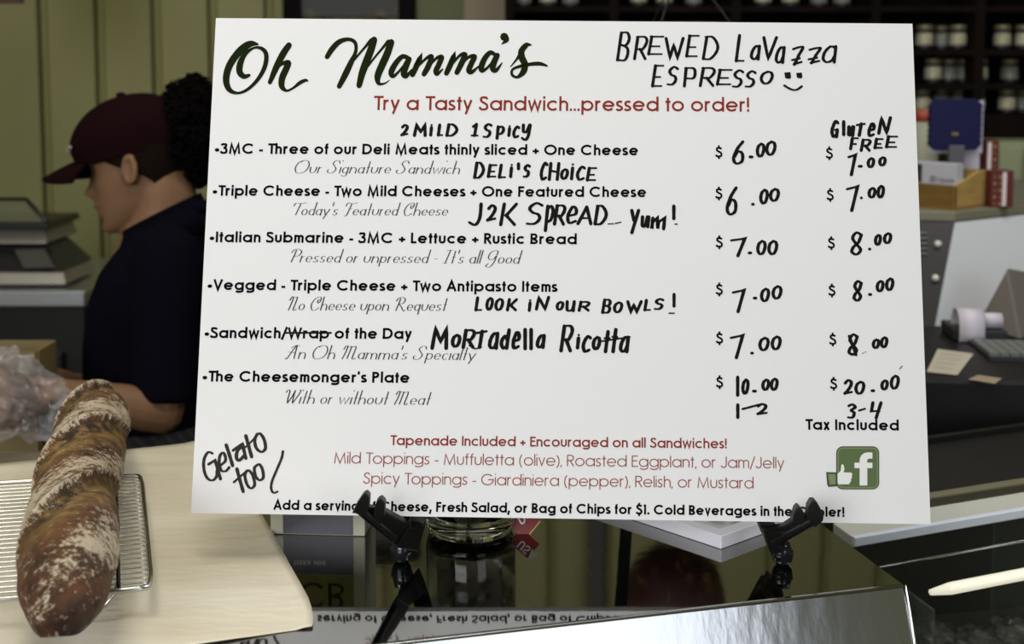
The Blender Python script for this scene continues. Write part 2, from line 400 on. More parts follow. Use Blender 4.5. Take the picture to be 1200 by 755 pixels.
def bread_mat():
    m = bpy.data.materials.new('crust'); m.use_nodes = True; nt = m.node_tree; b = nt.nodes['Principled BSDF']
    b.inputs['Roughness'].default_value = .55; b.inputs['Specular IOR Level'].default_value = .35
    N_ = nt.nodes.new; L_ = nt.links.new
    def lin(c): return tuple(((x/255)/12.92 if x/255 <= .04045 else ((x/255+.055)/1.055)**2.4) for x in c)+(1,)
    tc = N_('ShaderNodeTexCoord')
    at_ = N_('ShaderNodeAttribute'); at_.attribute_name = 'bake_and_shade'; sp_ = N_('ShaderNodeSeparateColor'); L_(at_.outputs['Color'], sp_.inputs[0])
    def noi(s, d=6, r=.6):
        n = N_('ShaderNodeTexNoise'); n.inputs['Scale'].default_value = s; n.inputs['Detail'].default_value = d; n.inputs['Roughness'].default_value = r; L_(tc.outputs['Object'], n.inputs['Vector']); return n.outputs[0]
    def ramp(i, a, b_, ca, cb):
        r = N_('ShaderNodeValToRGB'); r.color_ramp.elements[0].position = a; r.color_ramp.elements[1].position = b_; r.color_ramp.elements[0].color = ca; r.color_ramp.elements[1].color = cb; L_(i, r.inputs[0]); return r.outputs[0]
    def mix(f, a, b_):
        x = N_('ShaderNodeMix'); x.data_type = 'RGBA'
        if isinstance(f, float): x.inputs[0].default_value = f
        else: L_(f, x.inputs[0])
        L_(a, x.inputs[6]); L_(b_, x.inputs[7]); return x.outputs[2]
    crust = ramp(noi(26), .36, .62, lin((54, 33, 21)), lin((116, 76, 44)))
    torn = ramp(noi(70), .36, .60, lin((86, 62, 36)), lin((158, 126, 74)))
    base0 = mix(sp_.outputs[0], crust, torn); hollow_shade = N_('ShaderNodeRGB'); hollow_shade.outputs[0].default_value = lin((44, 30, 20)); base = mix(sp_.outputs[2], base0, hollow_shade.outputs[0])  # dark brown mixed in as painted shade inside the hollows
    n1 = noi(190, 8, .8); ma = N_('ShaderNodeMath'); ma.operation = 'MULTIPLY_ADD'; L_(sp_.outputs[1], ma.inputs[0]); ma.inputs[1].default_value = .20; L_(n1, ma.inputs[2])
    n3 = noi(34, 4, .6); mb_ = N_('ShaderNodeMath'); mb_.operation = 'MULTIPLY_ADD'; L_(n3, mb_.inputs[0]); mb_.inputs[1].default_value = .35; L_(ma.outputs[0], mb_.inputs[2])
    fl_ = ramp(mb_.outputs[0], .77, .86, (0, 0, 0, 1), (1, 1, 1, 1))
    fcol = N_('ShaderNodeRGB'); fcol.outputs[0].default_value = lin((214, 198, 172))
    col = mix(fl_, base, fcol.outputs[0]); L_(col, b.inputs['Base Color'])
    bp = N_('ShaderNodeBump'); bp.inputs['Strength'].default_value = 1.0; bp.inputs['Distance'].default_value = .004; L_(noi(90, 8, .75), bp.inputs['Height']); L_(bp.outputs[0], b.inputs['Normal'])
    return m
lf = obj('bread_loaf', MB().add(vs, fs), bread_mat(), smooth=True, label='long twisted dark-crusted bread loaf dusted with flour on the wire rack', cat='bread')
ca = lf.data.color_attributes.new('bake_and_shade', 'FLOAT_COLOR', 'POINT')
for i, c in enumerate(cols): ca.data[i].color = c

# ================================================================== MENU BOARD
W, H = .61, .4242
TL = V((-.26072649, 1.09849037, 1.65462245)); TR = V((.34914328, 1.08712243, 1.64917849)); BL = V((-.26625929, .99914235, 1.24225606)); BR = V((.34361048, .98777441, 1.2368121))
eu = (TR-TL).normalized(); ev = (BL-TL).normalized(); en = eu.cross(ev).normalized()
if en.y > 0: en = -en            # towards the viewer
M_board = mat('white_foam_board', (238, 238, 240), .6, spec=.25)
mbd = empty('menu_board', (BL+BR)/2, 'large white printed menu board with handwritten prices on a black easel', 'menu board')
obj('panel', MB().hexa([BL, BR, BR-en*.005, BL-en*.005, TL, TR, TR-en*.005, TL-en*.005]), M_board, mbd)
def onb(px, py, off):
    dd = ray(px, py); t = (TL-CAM).dot(en)/dd.dot(en); return CAM + dd*t + en*off
CNT = [0]
class INK:
    def __init__(s, w_=3): s.mb = MB(); s.w = w_
    def poly(s, pts):
        CNT[0] += 1; off = .00025 + (CNT[0] % 24)*6e-6
        s.mb.add([onb(a_, b_, off) for a_, b_ in pts], [tuple(range(len(pts)))])
    def quads(s, Lp, Rp, closed=False):
        CNT[0] += 1; off = .00025 + (CNT[0] % 24)*6e-6
        n_ = len(Lp); vs_ = [onb(*q, off) for q in Lp] + [onb(*q, off) for q in Rp]
        s.mb.add(vs_, [(i, (i+1) % n_, n_+(i+1) % n_, n_+i) for i in range(n_ if closed else n_-1)])
    def stroke(s, P, ws, closed=False, rnd=False):
        Q = [P[0]]
        W_2 = [ws[0]] if isinstance(ws, list) else None
        for i in range(1, len(P)):
            if math.hypot(P[i][0]-Q[-1][0], P[i][1]-Q[-1][1]) > .02:
                Q.append(P[i]); 
                if W_2 is not None: W_2.append(ws[i])
        if closed and math.hypot(Q[0][0]-Q[-1][0], Q[0][1]-Q[-1][1]) < .02: Q.pop(); W_2 and W_2.pop()
        P = Q; n_ = len(P)
        if n_ < 2: return
        ws = W_2 if W_2 is not None else [ws]*n_
        Lp, Rp = [], []
        for i in range(n_):
            def dr(a_, b_):
                x_, y_ = b_[0]-a_[0], b_[1]-a_[1]; l_ = math.hypot(x_, y_) or 1; return x_/l_, y_/l_
            if closed: d0 = dr(P[i-1], P[i]); d1 = dr(P[i], P[(i+1) % n_])
            else:
                d0 = dr(P[i-1], P[i]) if i else dr(P[0], P[1]); d1 = dr(P[i], P[i+1]) if i < n_-1 else d0
            n0 = (-d0[1], d0[0]); n1 = (-d1[1], d1[0]); mx, my = n0[0]+n1[0], n0[1]+n1[1]; ml = math.hypot(mx, my)
            if ml < .15: mx, my, k_ = n1[0], n1[1], 1
            else: mx, my = mx/ml, my/ml; k_ = min(1/(mx*n1[0]+my*n1[1]), 2.6)
            hw = ws[i]/2*k_
            Lp.append((P[i][0]+mx*hw, P[i][1]+my*hw)); Rp.append((P[i][0]-mx*hw, P[i][1]-my*hw))
        s.quads(Lp, Rp, closed)
        if rnd and not closed:
            for q, r_ in ((P[0], ws[0]/2), (P[-1], ws[-1]/2)):
                s.poly([(q[0]+r_*math.cos(a_*math.pi/4), q[1]+r_*math.sin(a_*math.pi/4)) for a_ in range(8)])
def arc(cx, cy, rx, ry, a0, a1, n_=14):
    return [(cx+rx*math.cos(math.radians(a0+(a1-a0)*i/n_)), cy+ry*math.sin(math.radians(a0+(a1-a0)*i/n_))) for i in range(n_+1)]
def glyph(ch, w_, X):
    """geometric sans, cap height 1, y up. -> ([(pts, closed)], width)"""
    h = w_/2; R = X*.51; rx = R-h; ry = X/2-h; S_ = []; A = 1.03
    L = lambda *p_: S_.append((list(p_), False))
    def circ(cx=R): S_.append((arc(cx, X/2, rx, ry, 0, 360, 28)[:-1], True))
    c = ch; T = 2*R-h
    if c == 'a': circ(); L((T, X), (T, 0)); return S_, 2*R
    if c == 'b': circ(); L((h, A), (h, 0)); return S_, 2*R
    if c == 'd': circ(); L((T, A), (T, 0)); return S_, 2*R
    if c == 'p': circ(); L((h, X), (h, -.27)); return S_, 2*R
    if c == 'q': circ(); L((T, X), (T, -.27)); return S_, 2*R
    if c == 'g': circ(); L(*([(T, X), (T, -.03)]+arc(R, -.03, rx, .22-h, 0, -150, 10)[1:])); return S_, 2*R
    if c == 'o': circ(); return S_, 2*R
    if c == 'c': L(*arc(R, X/2, rx, ry, 45, 315, 22)); return S_, 1.78*R
    if c == 'e': L((h, X/2), (T, X/2)); L(*arc(R, X/2, rx, ry, 0, 322, 24)); return S_, 2*R
    if c in 'nh':
        ra = (.56-w_)/2; L((h, X if c == 'n' else A), (h, 0)); L(*(arc(h+ra, X-h-ra, ra, ra, 180, 0, 12)+[(h+2*ra, 0)])); return S_, .56
    if c == 'm':
        ra = (.48-w_)/2; L((h, X), (h, 0))
        for k in (0, 1): L(*(arc(h+ra+2*ra*k, X-h-ra, ra, ra, 180, 0, 12)+[(h+2*ra*(k+1), 0)]))
        return S_, 4*ra+w_
    if c == 'u':
        ra = (.56-w_)/2; L(*([(h, X)]+arc(h+ra, h+ra, ra, ra, 180, 360, 12)+[(h+2*ra, X)])); return S_, .56
    if c == 'r': L((h, X), (h, 0)); L(*arc(h+.2, X-h-.24, .2, .24, 180, 75, 8)); return S_, .29+h
    if c == 't': L((.15, .95), (.15, 0)); L((0, X-h), (.30, X-h)); return S_, .30
    if c == 'f': L(*([(.14, 0), (.14, .84)]+arc(.29, .84, .15, A-h-.84, 180, 95, 7)[1:])); L((0, X-h), (.30, X-h)); return S_, .31
    if c == 'i': L((h, X), (h, 0)); L((h, 1.02), (h, 1.02-w_*1.15)); return S_, w_
    if c == 'l': L((h, A), (h, 0)); return S_, w_
    if c == 's': L(*catmull([(.36, X*.84), (.30, X-h*1.05), (.20, X-h), (.08, X-h-.06), (.09, X*.58), (.22, X*.48), (.34, X*.36), (.35, X*.2), (.22, h), (.10, h*1.1), (.02, X*.2)], 4)); return S_, .42
    if c == 'v': L((h*.8, X), (.27, h*.6), (.54-h*.8, X)); return S_, .54
    if c == 'w': L((h*.8, X), (.23, h*.6), (.42, X*.93), (.61, h*.6), (.84-h*.8, X)); return S_, .84
    if c == 'x': L((h*.8, X), (.50-h*.8, 0)); L((.50-h*.8, X), (h*.8, 0)); return S_, .50
    if c == 'y': L((h*.8, X), (.28, .03)); L((.56-h*.8, X), (.16, -.27)); return S_, .56
    if c == 'k': L((h, A), (h, 0)); L((.46, X), (h, X*.42)); L((.2, X*.5), (.5, 0)); return S_, .5
    if c == 'z': L((0, X-h), (.40, X-h), (.05, h), (.44, h)); return S_, .44
    if c == 'j': L((h, X), (h, -.15), (-.04, -.25)); L((h, 1.02), (h, 1.02-w_)); return S_, w_
    cr = .5-h
    if c == 'O': S_.append((arc(.52, .5, .52-h, cr, 0, 360, 32)[:-1], True)); return S_, 1.04
    if c == 'C': L(*arc(.52, .5, .52-h, cr, 42, 318, 24)); return S_, .96
    if c == 'G': L(*(arc(.52, .5, .52-h, cr, 42, 360, 26)+[(.56, .5)])); return S_, 1.04
    if c == 'D': L(*([(h, h), (h, 1-h), (.34, 1-h)]+arc(.34, .5, .46-h, cr, 90, -90, 16)+[(0, h)])); return S_, .8
    if c == 'T': L((.29, 1), (.29, 0)); L((0, 1-h), (.58, 1-h)); return S_, .58
    if c == 'M': L((h+.03, 0), (h+.12, .92), (.5, .04), (.88-h, .92), (.97-h, 0)); return S_, 1.0
    if c == 'I': L((h, 1), (h, 0)); return S_, w_
    if c == 'S': L(*catmull([(.50, .80), (.42, 1-h*1.2), (.30, 1-h), (.13, .88), (.12, .68), (.28, .55), (.44, .44), (.50, .26), (.42, .10), (.26, h), (.10, .11), (.04, .25)], 4)); return S_, .57
    if c == 'V': L((h*.6, 1), (.36, h*.5), (.72-h*.6, 1)); return S_, .72
    if c == 'W': L((h*.6, 1), (.29, h*.5), (.54, .94), (.79, h*.5), (1.08-h*.6, 1)); return S_, 1.08
    if c in 'PRB':
        L(*([(h, 0), (h, 1-h), (.30, 1-h)]+arc(.30, .745-h*.3, .27-h, .255-h*.7, 90, -90, 12)+[(h, .49)]))
        if c == 'R': L((.26, .48), (.55, 0)); return S_, .58
        if c == 'B': L(*([(.3, .49)]+arc(.32, .25, .28-h, .25-h, 90, -90, 12)+[(0, h)])); return S_, .6
        return S_, .58
    if c in 'FE':
        L((h, 1), (h, 0)); L((h, 1-h), (.5, 1-h)); L((h, .54), (.46, .54))
        if c == 'E': L((h, h), (.52, h))
        return S_, .5
    if c == 'A': L((h*.6, 0), (.38, 1-h*.6), (.76-h*.6, 0)); L((.15, .32), (.61, .32)); return S_, .76
    if c == 'L': L((h, 1), (h, h), (.45, h)); return S_, .45
    if c == 'J': L(*([(.42, 1), (.42, .27)]+arc(.21, .27, .21, .27-h, 0, -165, 10)[1:])); return S_, .47
    if c == 'Y': L((h*.6, 1), (.32, .45), (.64-h*.6, 1)); L((.32, .45), (.32, 0)); return S_, .64
    if c == 'N': L((h, 0), (h, .95), (.70-h, .05), (.70-h, 1)); return S_, .7
    if c == 'U': L(*([(h, 1), (h, .3)]+arc(.31, .3, .31-h, .3-h, 180, 360, 12)+[(.62-h, 1)])); return S_, .62
    if c == '3': L(*catmull([(.06, .80), (.14, .95-h*.5), (.28, 1-h), (.42, .88), (.40, .66), (.24, .55)], 4)); L(*catmull([(.22, .55), (.40, .50), (.48, .32), (.42, .12), (.26, h), (.10, .10), (.03, .26)], 4)); return S_, .55
    if c == '1': L((.06, 1-h), (.20, 1-h), (.20, 0)); return S_, .33
    if c == '$': S2, _ = glyph('S', w_, X); L((.28, 1.17), (.28, .96)); L((.28, .04), (.28, -.17)); return S2+S_, .56
    if c == '-': L((0, .33), (.30, .33)); return S_, .3
    if c == '+': L((0, .36), (.50, .36)); L((.25, .61), (.25, .11)); return S_, .5
    if c == '.': L((h, 0), (h, w_*1.1)); return S_, w_
    if c == ',': L((h*1.2, w_*1.1), (h*.2, -w_*1.1)); return S_, w_
    if c == '!': L((h, 1), (h, .3)); L((h, 0), (h, w_*1.15)); return S_, w_
    if c == "'": L((h, 1.03), (h*.6, .74)); return S_, w_
    if c == '(': L(*arc(.55, .4, .5, .72, 130, 230, 10)); return S_, .3
    if c == ')': L(*arc(-.30, .4, .5, .72, 50, -50, 10)); return S_, .26
    if c == '/': L((0, -.12), (.38, 1.05)); return S_, .38
    if c == '*': S_.append(([(-.02+.19*math.cos(a_*math.pi/4), .36+.17*math.sin(a_*math.pi/4)) for a_ in range(8)], True)); return S_, .2
    return S_, .4
SWASH = {  # flowing capitals for the italic lines, (points list of strokes, width), y up
 'O': ([[(.50, 1), (.18, .85), (.04, .45), (.18, .08), (.50, 0), (.84, .2), (.95, .6), (.80, .93), (.5, 1), (.3, .86)]], .98),
 'S': ([[(.72, .78), (.62, .98), (.38, .98), (.24, .78), (.42, .55), (.56, .32), (.42, .06), (.14, .02), (.0, .2), (.1, .3)]], .74),
 'T': ([[(.0, .72), (.1, .95), (.5, .92), (.9, 1.0)], [(.48, .92), (.42, .5), (.34, .02)]], .62),
 'F': ([[(.05, .72), (.18, .98), (.5, .92), (.9, 1.0)], [(.46, .93), (.40, .5), (.3, 0), (.12, -.02)], [(.32, .5), (.62, .52)]], .62),
 'C': ([[(.62, .62), (.66, .9), (.5, 1), (.2, .84), (.05, .42), (.2, .04), (.46, .02), (.68, .2)], [(.62, .62), (.5, .55), (.45, .75), (.6, .82)]], .70),
 'P': ([[(.3, .95), (.26, .5), (.18, 0)], [(.0, .72), (.16, .96), (.46, 1.0), (.70, .8), (.56, .5), (.28, .45)]], .66),
 'I': ([[(.05, .95), (.3, 1), (.5, 1)], [(.3, 1), (.24, .5), (.18, 0)], [(0, 0), (.34, 0)]], .42),
 'G': ([[(.62, .66), (.62, .94), (.42, 1), (.14, .84), (.06, .5), (.22, .3), (.46, .36), (.60, .6)], [(.62, .62), (.56, .1), (.34, -.26), (.06, -.18), (.2, .02)]], .70),
 'N': ([[(0, .72), (.1, .98), (.22, .96), (.2, .5), (.12, 0)], [(.22, .9), (.5, .95), (.5, .5), (.46, .04), (.6, 0), (.7, .1)], [(.5, .9), (.55, 1.0)]], .72),
 'R': ([[(.28, .95), (.24, .5), (.16, 0)], [(0, .70), (.14, .96), (.46, 1), (.66, .8), (.54, .55), (.30, .50), (.5, .3), (.74, 0), (.86, .06)]], .84),
 'A': ([[(0, .06), (.12, .0), (.3, .5), (.52, 1.0), (.56, .5), (.6, 0)], [(.05, .5), (.6, .44)], [(.2, .8), (.5, 1.0), (.75, .96)]], .74),
 'M': ([[(.02, .72), (.12, .97), (.24, .95), (.22, .5), (.12, 0)], [(.22, .88), (.45, .96), (.5, .8), (.44, .03)], [(.5, .86), (.75, .96), (.82, .8), (.78, .1), (.9, 0), (1.0, .1)]], 1.02),
 'W': ([[(0, .8), (.12, 1), (.24, .9), (.26, .4), (.32, .02)], [(.32, .02), (.5, .5), (.6, .98)], [(.6, .98), (.6, .5), (.66, .02)], [(.66, .02), (.86, .5), (.98, .96), (.84, 1.0)]], .98)}
def line_of_text(txt, x0, y0, x1, y1, cap, w_, col, name, label=None, X=.74, italic=False, gap=.085):
    lay = []; x_ = 0
    for ch in txt:
        if ch == ' ': x_ += .30 if italic else .33; continue
        if italic and ch in SWASH:
            st, wd = SWASH[ch]; st = [(catmull(q, 5), False) for q in st]
        else:
            st, wd = glyph(ch, w_, X)
            if italic:
                st = [([(a_*.82, b_) for a_, b_ in q], c_) for q, c_ in st]; wd *= .82
        lay.append((x_, st, ch)); g_ = gap*(1.25 if italic else 1)
        if ch in '*': g_ = .06
        x_ += wd + g_
        if ch in 'T' and not italic: x_ -= .10
    tot_ = x_-gap; sx_ = (x1-x0)/tot_; ink = INK()
    for gx, st, ch in lay:
        for pts, cl in st:
            P = []
            for a_, b_ in pts:
                if italic: a2 = gx+a_+b_*.26
                else: a2 = gx+a_
                px_ = x0 + a2*sx_; lean = .057-.088*(px_-240)/840
                P.append((px_+b_*cap*lean, y0+(y1-y0)*(px_-x0)/(x1-x0) - b_*cap))
            if ch == '*': ink.poly(P)
            elif italic:
                n_ = len(P); wv = []
                for i in range(n_):
                    p0_, p1_ = (P[i-1], P[(i+1) % n_]) if cl else (P[max(i-1, 0)], P[min(i+1, n_-1)])
                    l_ = math.hypot(p1_[0]-p0_[0], p1_[1]-p0_[1]) or 1; wv.append(w_*cap*(.45+1.0*max(0, -(p1_[1]-p0_[1])*(p1_[0]-p0_[0])*0+abs(p1_[1]-p0_[1])/l_)**2))
                ink.stroke(P, wv, cl)
            else: ink.stroke(P, w_*cap, cl)
    return obj(name, ink.mb, col, mbd, label=label)
K_blk = mat('black_print', (10, 10, 14), .9, spec=.05)
K_red = mat('rust_red_print', (142, 54, 38), .9, spec=.05)
K_red2 = mat('pale_red_print', (150, 68, 60), .9, spec=.05)
K_gry = mat('grey_italic_print', (72, 72, 74), .9, spec=.05)
K_pen = mat('marker_ink', (28, 28, 26), .9, spec=.05)
K_pen2 = mat('thin_marker_ink', (58, 54, 50), .9, spec=.05)
K_grn = mat('dark_green_print', (30, 38, 16), .9, spec=.05)
BW = .20
line_of_text("Try a Tasty Sandwich...pressed to order!", 438, 129, 878, 131, 16.6, .15, K_red, 'printed_heading', 'rust red printed heading line')
for t_, a_, b_, c_, d_, cap in (
    ("*3MC - Three of our Deli Meats thinly sliced + One Cheese", 254.5, 180.3, 748, 182.3, 12.4),
    ("*Triple Cheese - Two Mild Cheeses + One Featured Cheese", 252, 229.5, 757.5, 231.3, 12.4),
    ("*Italian Submarine - 3MC + Lettuce + Rustic Bread", 248.5, 284, 676, 286.5, 12.6),
    ("*Vegged - Triple Cheese + Two Antipasto Items", 246, 340, 653, 342.3, 12.6),
    ("*Sandwich/Wrap of the Day", 242.5, 396.3, 482.5, 397.5, 12.8),
    ("*The Cheesemonger's Plate", 240.2, 447.3, 480, 449, 12.8),
    ("Tax Included", 944, 503.8, 1053.5, 504.8, 12.6),
    ("Add a serving of Cheese, Fresh Salad, or Bag of Chips for $1. Cold Beverages in the Cooler!", 320.5, 597.6, 989.5, 606, 11.6)):
    line_of_text(t_, a_, b_, c_, d_, cap, BW, K_blk, 'printed_line', None)
line_of_text("Tapenade Included + Encouraged on all Sandwiches!", 457.5, 521.8, 851.5, 525.7, 11.6, .155, K_red, 'printed_line', 'bold rust red printed line')
line_of_text("Mild Toppings - Muffuletta (olive), Roasted Eggplant, or Jam/Jelly", 391, 543.2, 919, 549.3, 13.2, .085, K_red2, 'printed_line', 'thin pale red printed line')
line_of_text("Spicy Toppings - Giardiniera (pepper), Relish, or Mustard", 425.5, 567, 883, 572.7, 13.2, .085, K_red2, 'printed_line', 'thin pale red printed line')
for t_, a_, b_, c_, d_, cap in (
    ("Our Signature Sandwich", 343.5, 203, 538, 204, 15), ("Today's Featured Cheese", 341, 252.4, 524, 253, 15),
    ("Pressed or unpressed - It's all Good", 338, 307.5, 608, 309.3, 15.5), ("No Cheese upon Request", 336, 363.7, 522, 364.7, 15.8),
    ("An Oh Mamma's Specialty", 334, 420.5, 556, 422.2, 15.8), ("With or without Meat", 331, 473, 503, 474.8, 16)):
    line_of_text(t_, a_, b_, c_, d_, cap, .062, K_gry, 'italic_line', 'thin grey italic line', X=.50, italic=True, gap=.10)
ink = INK(); ink.stroke([(334.7, 390.3), (388.8, 390.2)], 2.2); obj('strike_line', ink.mb, K_pen, mbd)
for cx_, cy_ in ((842.5, 178.3), (842.5, 226.8), (843, 284), (843, 339.3), (843.2, 396.5), (843.3, 448), (972, 179.6), (973, 228.5), (974.3, 285), (975, 340.5), (976, 398), (977, 449.8)):
    line_of_text('$', cx_-4, cy_+6.1, cx_+3.8, cy_+6.1, 12.0, .19, K_blk, 'dollar_sign')
# ---- shop name in brush script: traced strokes with varying width (px)
def brush(ink, pts, ox, oy, sc):
    P = catmull([(ox+a_/sc, oy+b_/sc, c_/sc) for a_, b_, c_ in pts], 6)
    ink.stroke([(q[0], q[1]) for q in P], [max(.3, q[2]*1.22) for q in P], rnd=True)
ink = INK()
for s_ in ([(252,350,18),(215,358,30),(185,325,36),(190,265,36),(225,200,24),(285,158,14),(340,162,22),(372,205,26),(362,290,26),(312,380,22),(240,450,18),(170,475,16),(112,450,30),(90,380,38),(110,290,40),(160,210,42),(215,155,44),(265,128,36),(310,132,14)],
           [(532,138,34),(490,200,38),(440,300,36),(398,400,24)],
           [(432,320,8),(480,272,18),(525,262,34),(512,305,38),(484,370,38),(482,428,32),(515,458,16),(560,440,14),(610,402,22),(650,385,18),(665,392,6)],
           [(800,220,28),(835,165,32),(885,115,30),(945,97,22),(990,112,22),(1004,150,20),(996,200,22),(968,260,32),(930,340,36),(885,428,28)],
           [(950,300,8),(1005,225,12),(1060,160,14),(1110,102,22)],
           [(1130,100,38),(1108,170,42),(1070,270,44),(1045,340,40),(1025,422,32)],
           [(1080,300,8),(1130,230,12),(1180,170,14),(1230,110,20)]): brush(ink, s_, 250, 30, 6)
for s_ in ([(105,112,36),(78,190,40),(42,270,40),(15,340,36),(22,388,20),(60,388,10),(95,366,4)],
           [(215,215,24),(180,208,26),(138,250,30),(106,310,32),(116,340,22),(150,315,14),(212,240,12)],
           [(225,225,30),(200,280,36),(190,325,34),(208,338,24),(245,295,10)],
           [(262,280,8),(298,218,26),(275,270,32),(248,330,28)], [(275,285,10),(340,220,16),(375,208,26),(355,270,32),(325,325,28)],
           [(350,285,10),(405,222,16),(442,212,28),(425,260,30),(405,305,30),(415,325,20),(450,292,8)],
           [(480,275,8),(522,208,26),(500,265,32),(475,320,28)], [(498,282,10),(560,205,16),(598,196,30),(575,255,32),(545,315,28)],
           [(572,272,10),(620,215,16),(662,208,28),(642,255,30),(625,300,30),(645,312,22),(692,272,8)],
           [(800,195,20),(768,182,26),(732,220,30),(708,280,32),(716,303,22),(752,280,14),(808,212,12)],
           [(815,200,30),(792,250,34),(786,290,32),(808,300,22),(848,250,6)], [(862,76,46),(876,98,28),(846,124,6)],
           [(905,275,6),(950,220,14),(985,160,24),(1010,130,26),(1042,130,8)],
           [(1005,135,30),(978,170,34),(980,215,38),(1000,260,36),(990,310,34),(950,346,16),(915,330,16),(918,295,14),(962,275,18),(1030,260,20),(1100,256,22),(1148,270,10)]): brush(ink, s_, 440, 30, 5.714)
obj('shop_name_lettering', ink.mb, K_grn, mbd, label='large dark green brush script shop name')
# ---- handwriting
HG = {'B': ['|1009','1060826424','2475876919'], 'R': ['|1009','0070926525','|4599'], 'E': ['|1009','|0090','|0575','|0999'], 'W': ['|0029436990'],
 'D': ['|1009','005093965909'], 'L': ['|1009','|0999'], 'a': ['91501307397895','|9099','|4090'], 'V': ['|003990'], 'z': ['01509064','|0776','64393998'],
 'S': ['9150123475875909'], 'P': ['|1019','0070928515'], 'O': ['5012063978948150'], '2': ['0240825609','|0998'], 'M': ['|0910568099'],
 'i': ['|5359','|3161'], '1': ['|1250','|5049','|0989'], 'p': ['|1019','1160927516'], 'c': ['915013063998'], 'y': ['00145480','90865908'],
 'H': ['|0009','|9099','|0495'], 'J': ['80865908'], 'K': ['|1009','|903599'], 'A': ['|0950','|5099','|2676'], 'Y': ['|0044','|9039'],
 'u': ['00185870','|9099'], 'm': ['|0109043149448189'], 'l': ['|5059'], 'G': ['814013063978','|4585','|8589'], 'T': ['|0190','|5049'],
 'e': ['05848140052998'], 'N': ['|09107990'], 'F': ['|1009','|0090','|0575'], '7': ['|019059'], '6': ['8033073988854416'], '8': ['81401234875918266481'],
 '3': ['01509244866909'], '4': ['|100585','|9059'], 'd': ['8543063988','|9089'], 't': ['|5049','|0393'], 'U': ['0018598790','|9099'], '-': ['|0595']}
def pen_stroke(ink, P, wpx, smooth=True):
    if smooth and len(P) > 2: P = catmull(P, 5)
    elif len(P) > 2 or True:
        Q = []
        for i in range(len(P)-1):
            for j in range(4): t = j/4; Q.append((P[i][0]+(P[i+1][0]-P[i][0])*t, P[i][1]+(P[i+1][1]-P[i][1])*t))
        P = Q + [P[-1]]
    ws = []
    for i in range(len(P)):
        a_, b_ = P[max(i-1, 0)], P[min(i+1, len(P)-1)]; l_ = math.hypot(b_[0]-a_[0], b_[1]-a_[1]) or 1
        ws.append(wpx*1.06*(.58+.42*abs(b_[1]-a_[1])/l_)*(1+.05*math.sin(i*1.7)))
    ink.stroke(P, ws, rnd=True)
def hand(word, wpx, name='handwritten_note', label='black marker handwriting', slant=.10, col=None):
    ink = INK()
    for ch, x0, x1, y0, y1 in word:
        h = wpx*.45; X0, X1, Y0, Y1 = x0+h, x1-h, y0+h, y1-h
        if X1 < X0: X0 = X1 = (x0+x1)/2
        for s_ in HG[ch]:
            sm_ = s_[0] != '|'; s_ = s_.lstrip('|')
            pts = [(int(s_[i])/9, int(s_[i+1])/9) for i in range(0, len(s_), 2)]
            sl = slant*(Y1-Y0) if ch not in 'lVW' else 0
            P = [(X0+u_*(X1-X0-sl)+(1-v_)*sl, Y0+v_*(Y1-Y0)) for u_, v_ in pts]
            if ch == '-': ink.stroke(P, wpx*.92, rnd=True)
            else: pen_stroke(ink, P, wpx, sm_)
    return obj(name, ink.mb, col or K_pen, mbd, label=label)
hand([('B',722,741,37,72),('R',742,760,42,70.5),('E',758.5,779,41.5,65),('W',779,802,43.5,69.5),('E',803,820.5,40.5,67.5),('D',822.5,843,42,70.5)], 3.4)
hand([('L',861,876,40,73),('a',878.5,891.5,52.5,71),('V',893.5,911.5,42.5,71),('a',907.5,920.5,54,75),('z',926,942.5,54,76.5),('z',945.5,963,55,75),('a',962.5,981,53,74.5)], 3.6)
hand([('E',763,779,75.5,102.5),('S',780.5,796,77,100.5),('P',799,816.5,78.5,102.5),('R',819,839,78.5,102),('E',839,859,80.5,100.5),('S',857,872.5,81,103),('S',872,887,82,103),('O',890,907,82.5,99.5)], 3.5)
ink = INK()
for x0, x1, y0, y1 in ((919, 927, 84.5, 92.7), (932.8, 940.3, 85, 92.2)): ink.poly([(x0, y0+.6), (x1-.8, y0), (x1, y1-1.5), (x1-2, y1), (x0+1, y1-1)])
pen_stroke(ink, [(919, 100.3), (925, 103.9), (930.6, 105.7), (935, 104.5), (939.5, 101.3)], 3.2)
obj('drawn_smiley_face', ink.mb, K_pen, mbd, label='small smiling face drawn in black marker')
hand([('2',469,480,145,160),('M',484,501,145,160.5),('i',502,508.5,143.5,160),('L',512,521,145,160),('D',522,537,144.5,160.5),('1',551,563.5,144,160.5),('S',565,577.5,144,162),('p',580,592,147,163.8),('i',593.5,600,145,160.5),('c',600,610,147,162.5),('y',610,623,145,165.5)], 3.6)
hand([('D',554.5,568.5,189.5,209.8),('E',570.5,583.5,192,208.7),('L',583.5,595,192,209.5),('i',595.5,602.5,190,208.7),('l',605,610,190.5,199.5),('S',612,622.5,192,208.7)], 3.7)
hand([('c',632,643,189.5,212),('H',642,656.5,190,212),('O',656,667,197,211.2),('i',666.5,674.5,189,211.3),('c',674.5,687,194,212.3),('E',686.5,700.5,195.5,212.8)], 3.7)
hand([('J',548,567,237.5,265.3),('2',569.5,583.5,239,260),('K',585,607,237.5,265),('S',615.5,637.5,236.5,264),('p',636.5,650.5,240,272),('R',648,664,239.5,264.5),('e',663,678,241,263),('A',675.5,696,241,264),('D',695.5,712.5,240,264.3)], 3.9)
hand([('Y',736,750,245,274.5),('u',750,762,252.5,267.5),('m',762,782.5,252.5,270),('l',787,792,240,258)], 3.9)
hand([('L',556,567,347.5,365),('O',568.5,579,348,364.5),('O',579,591,349,364.8),('K',593,607,349.5,365),('i',617,624.5,349,365.5),('N',627,644.5,347,364)], 3.6)
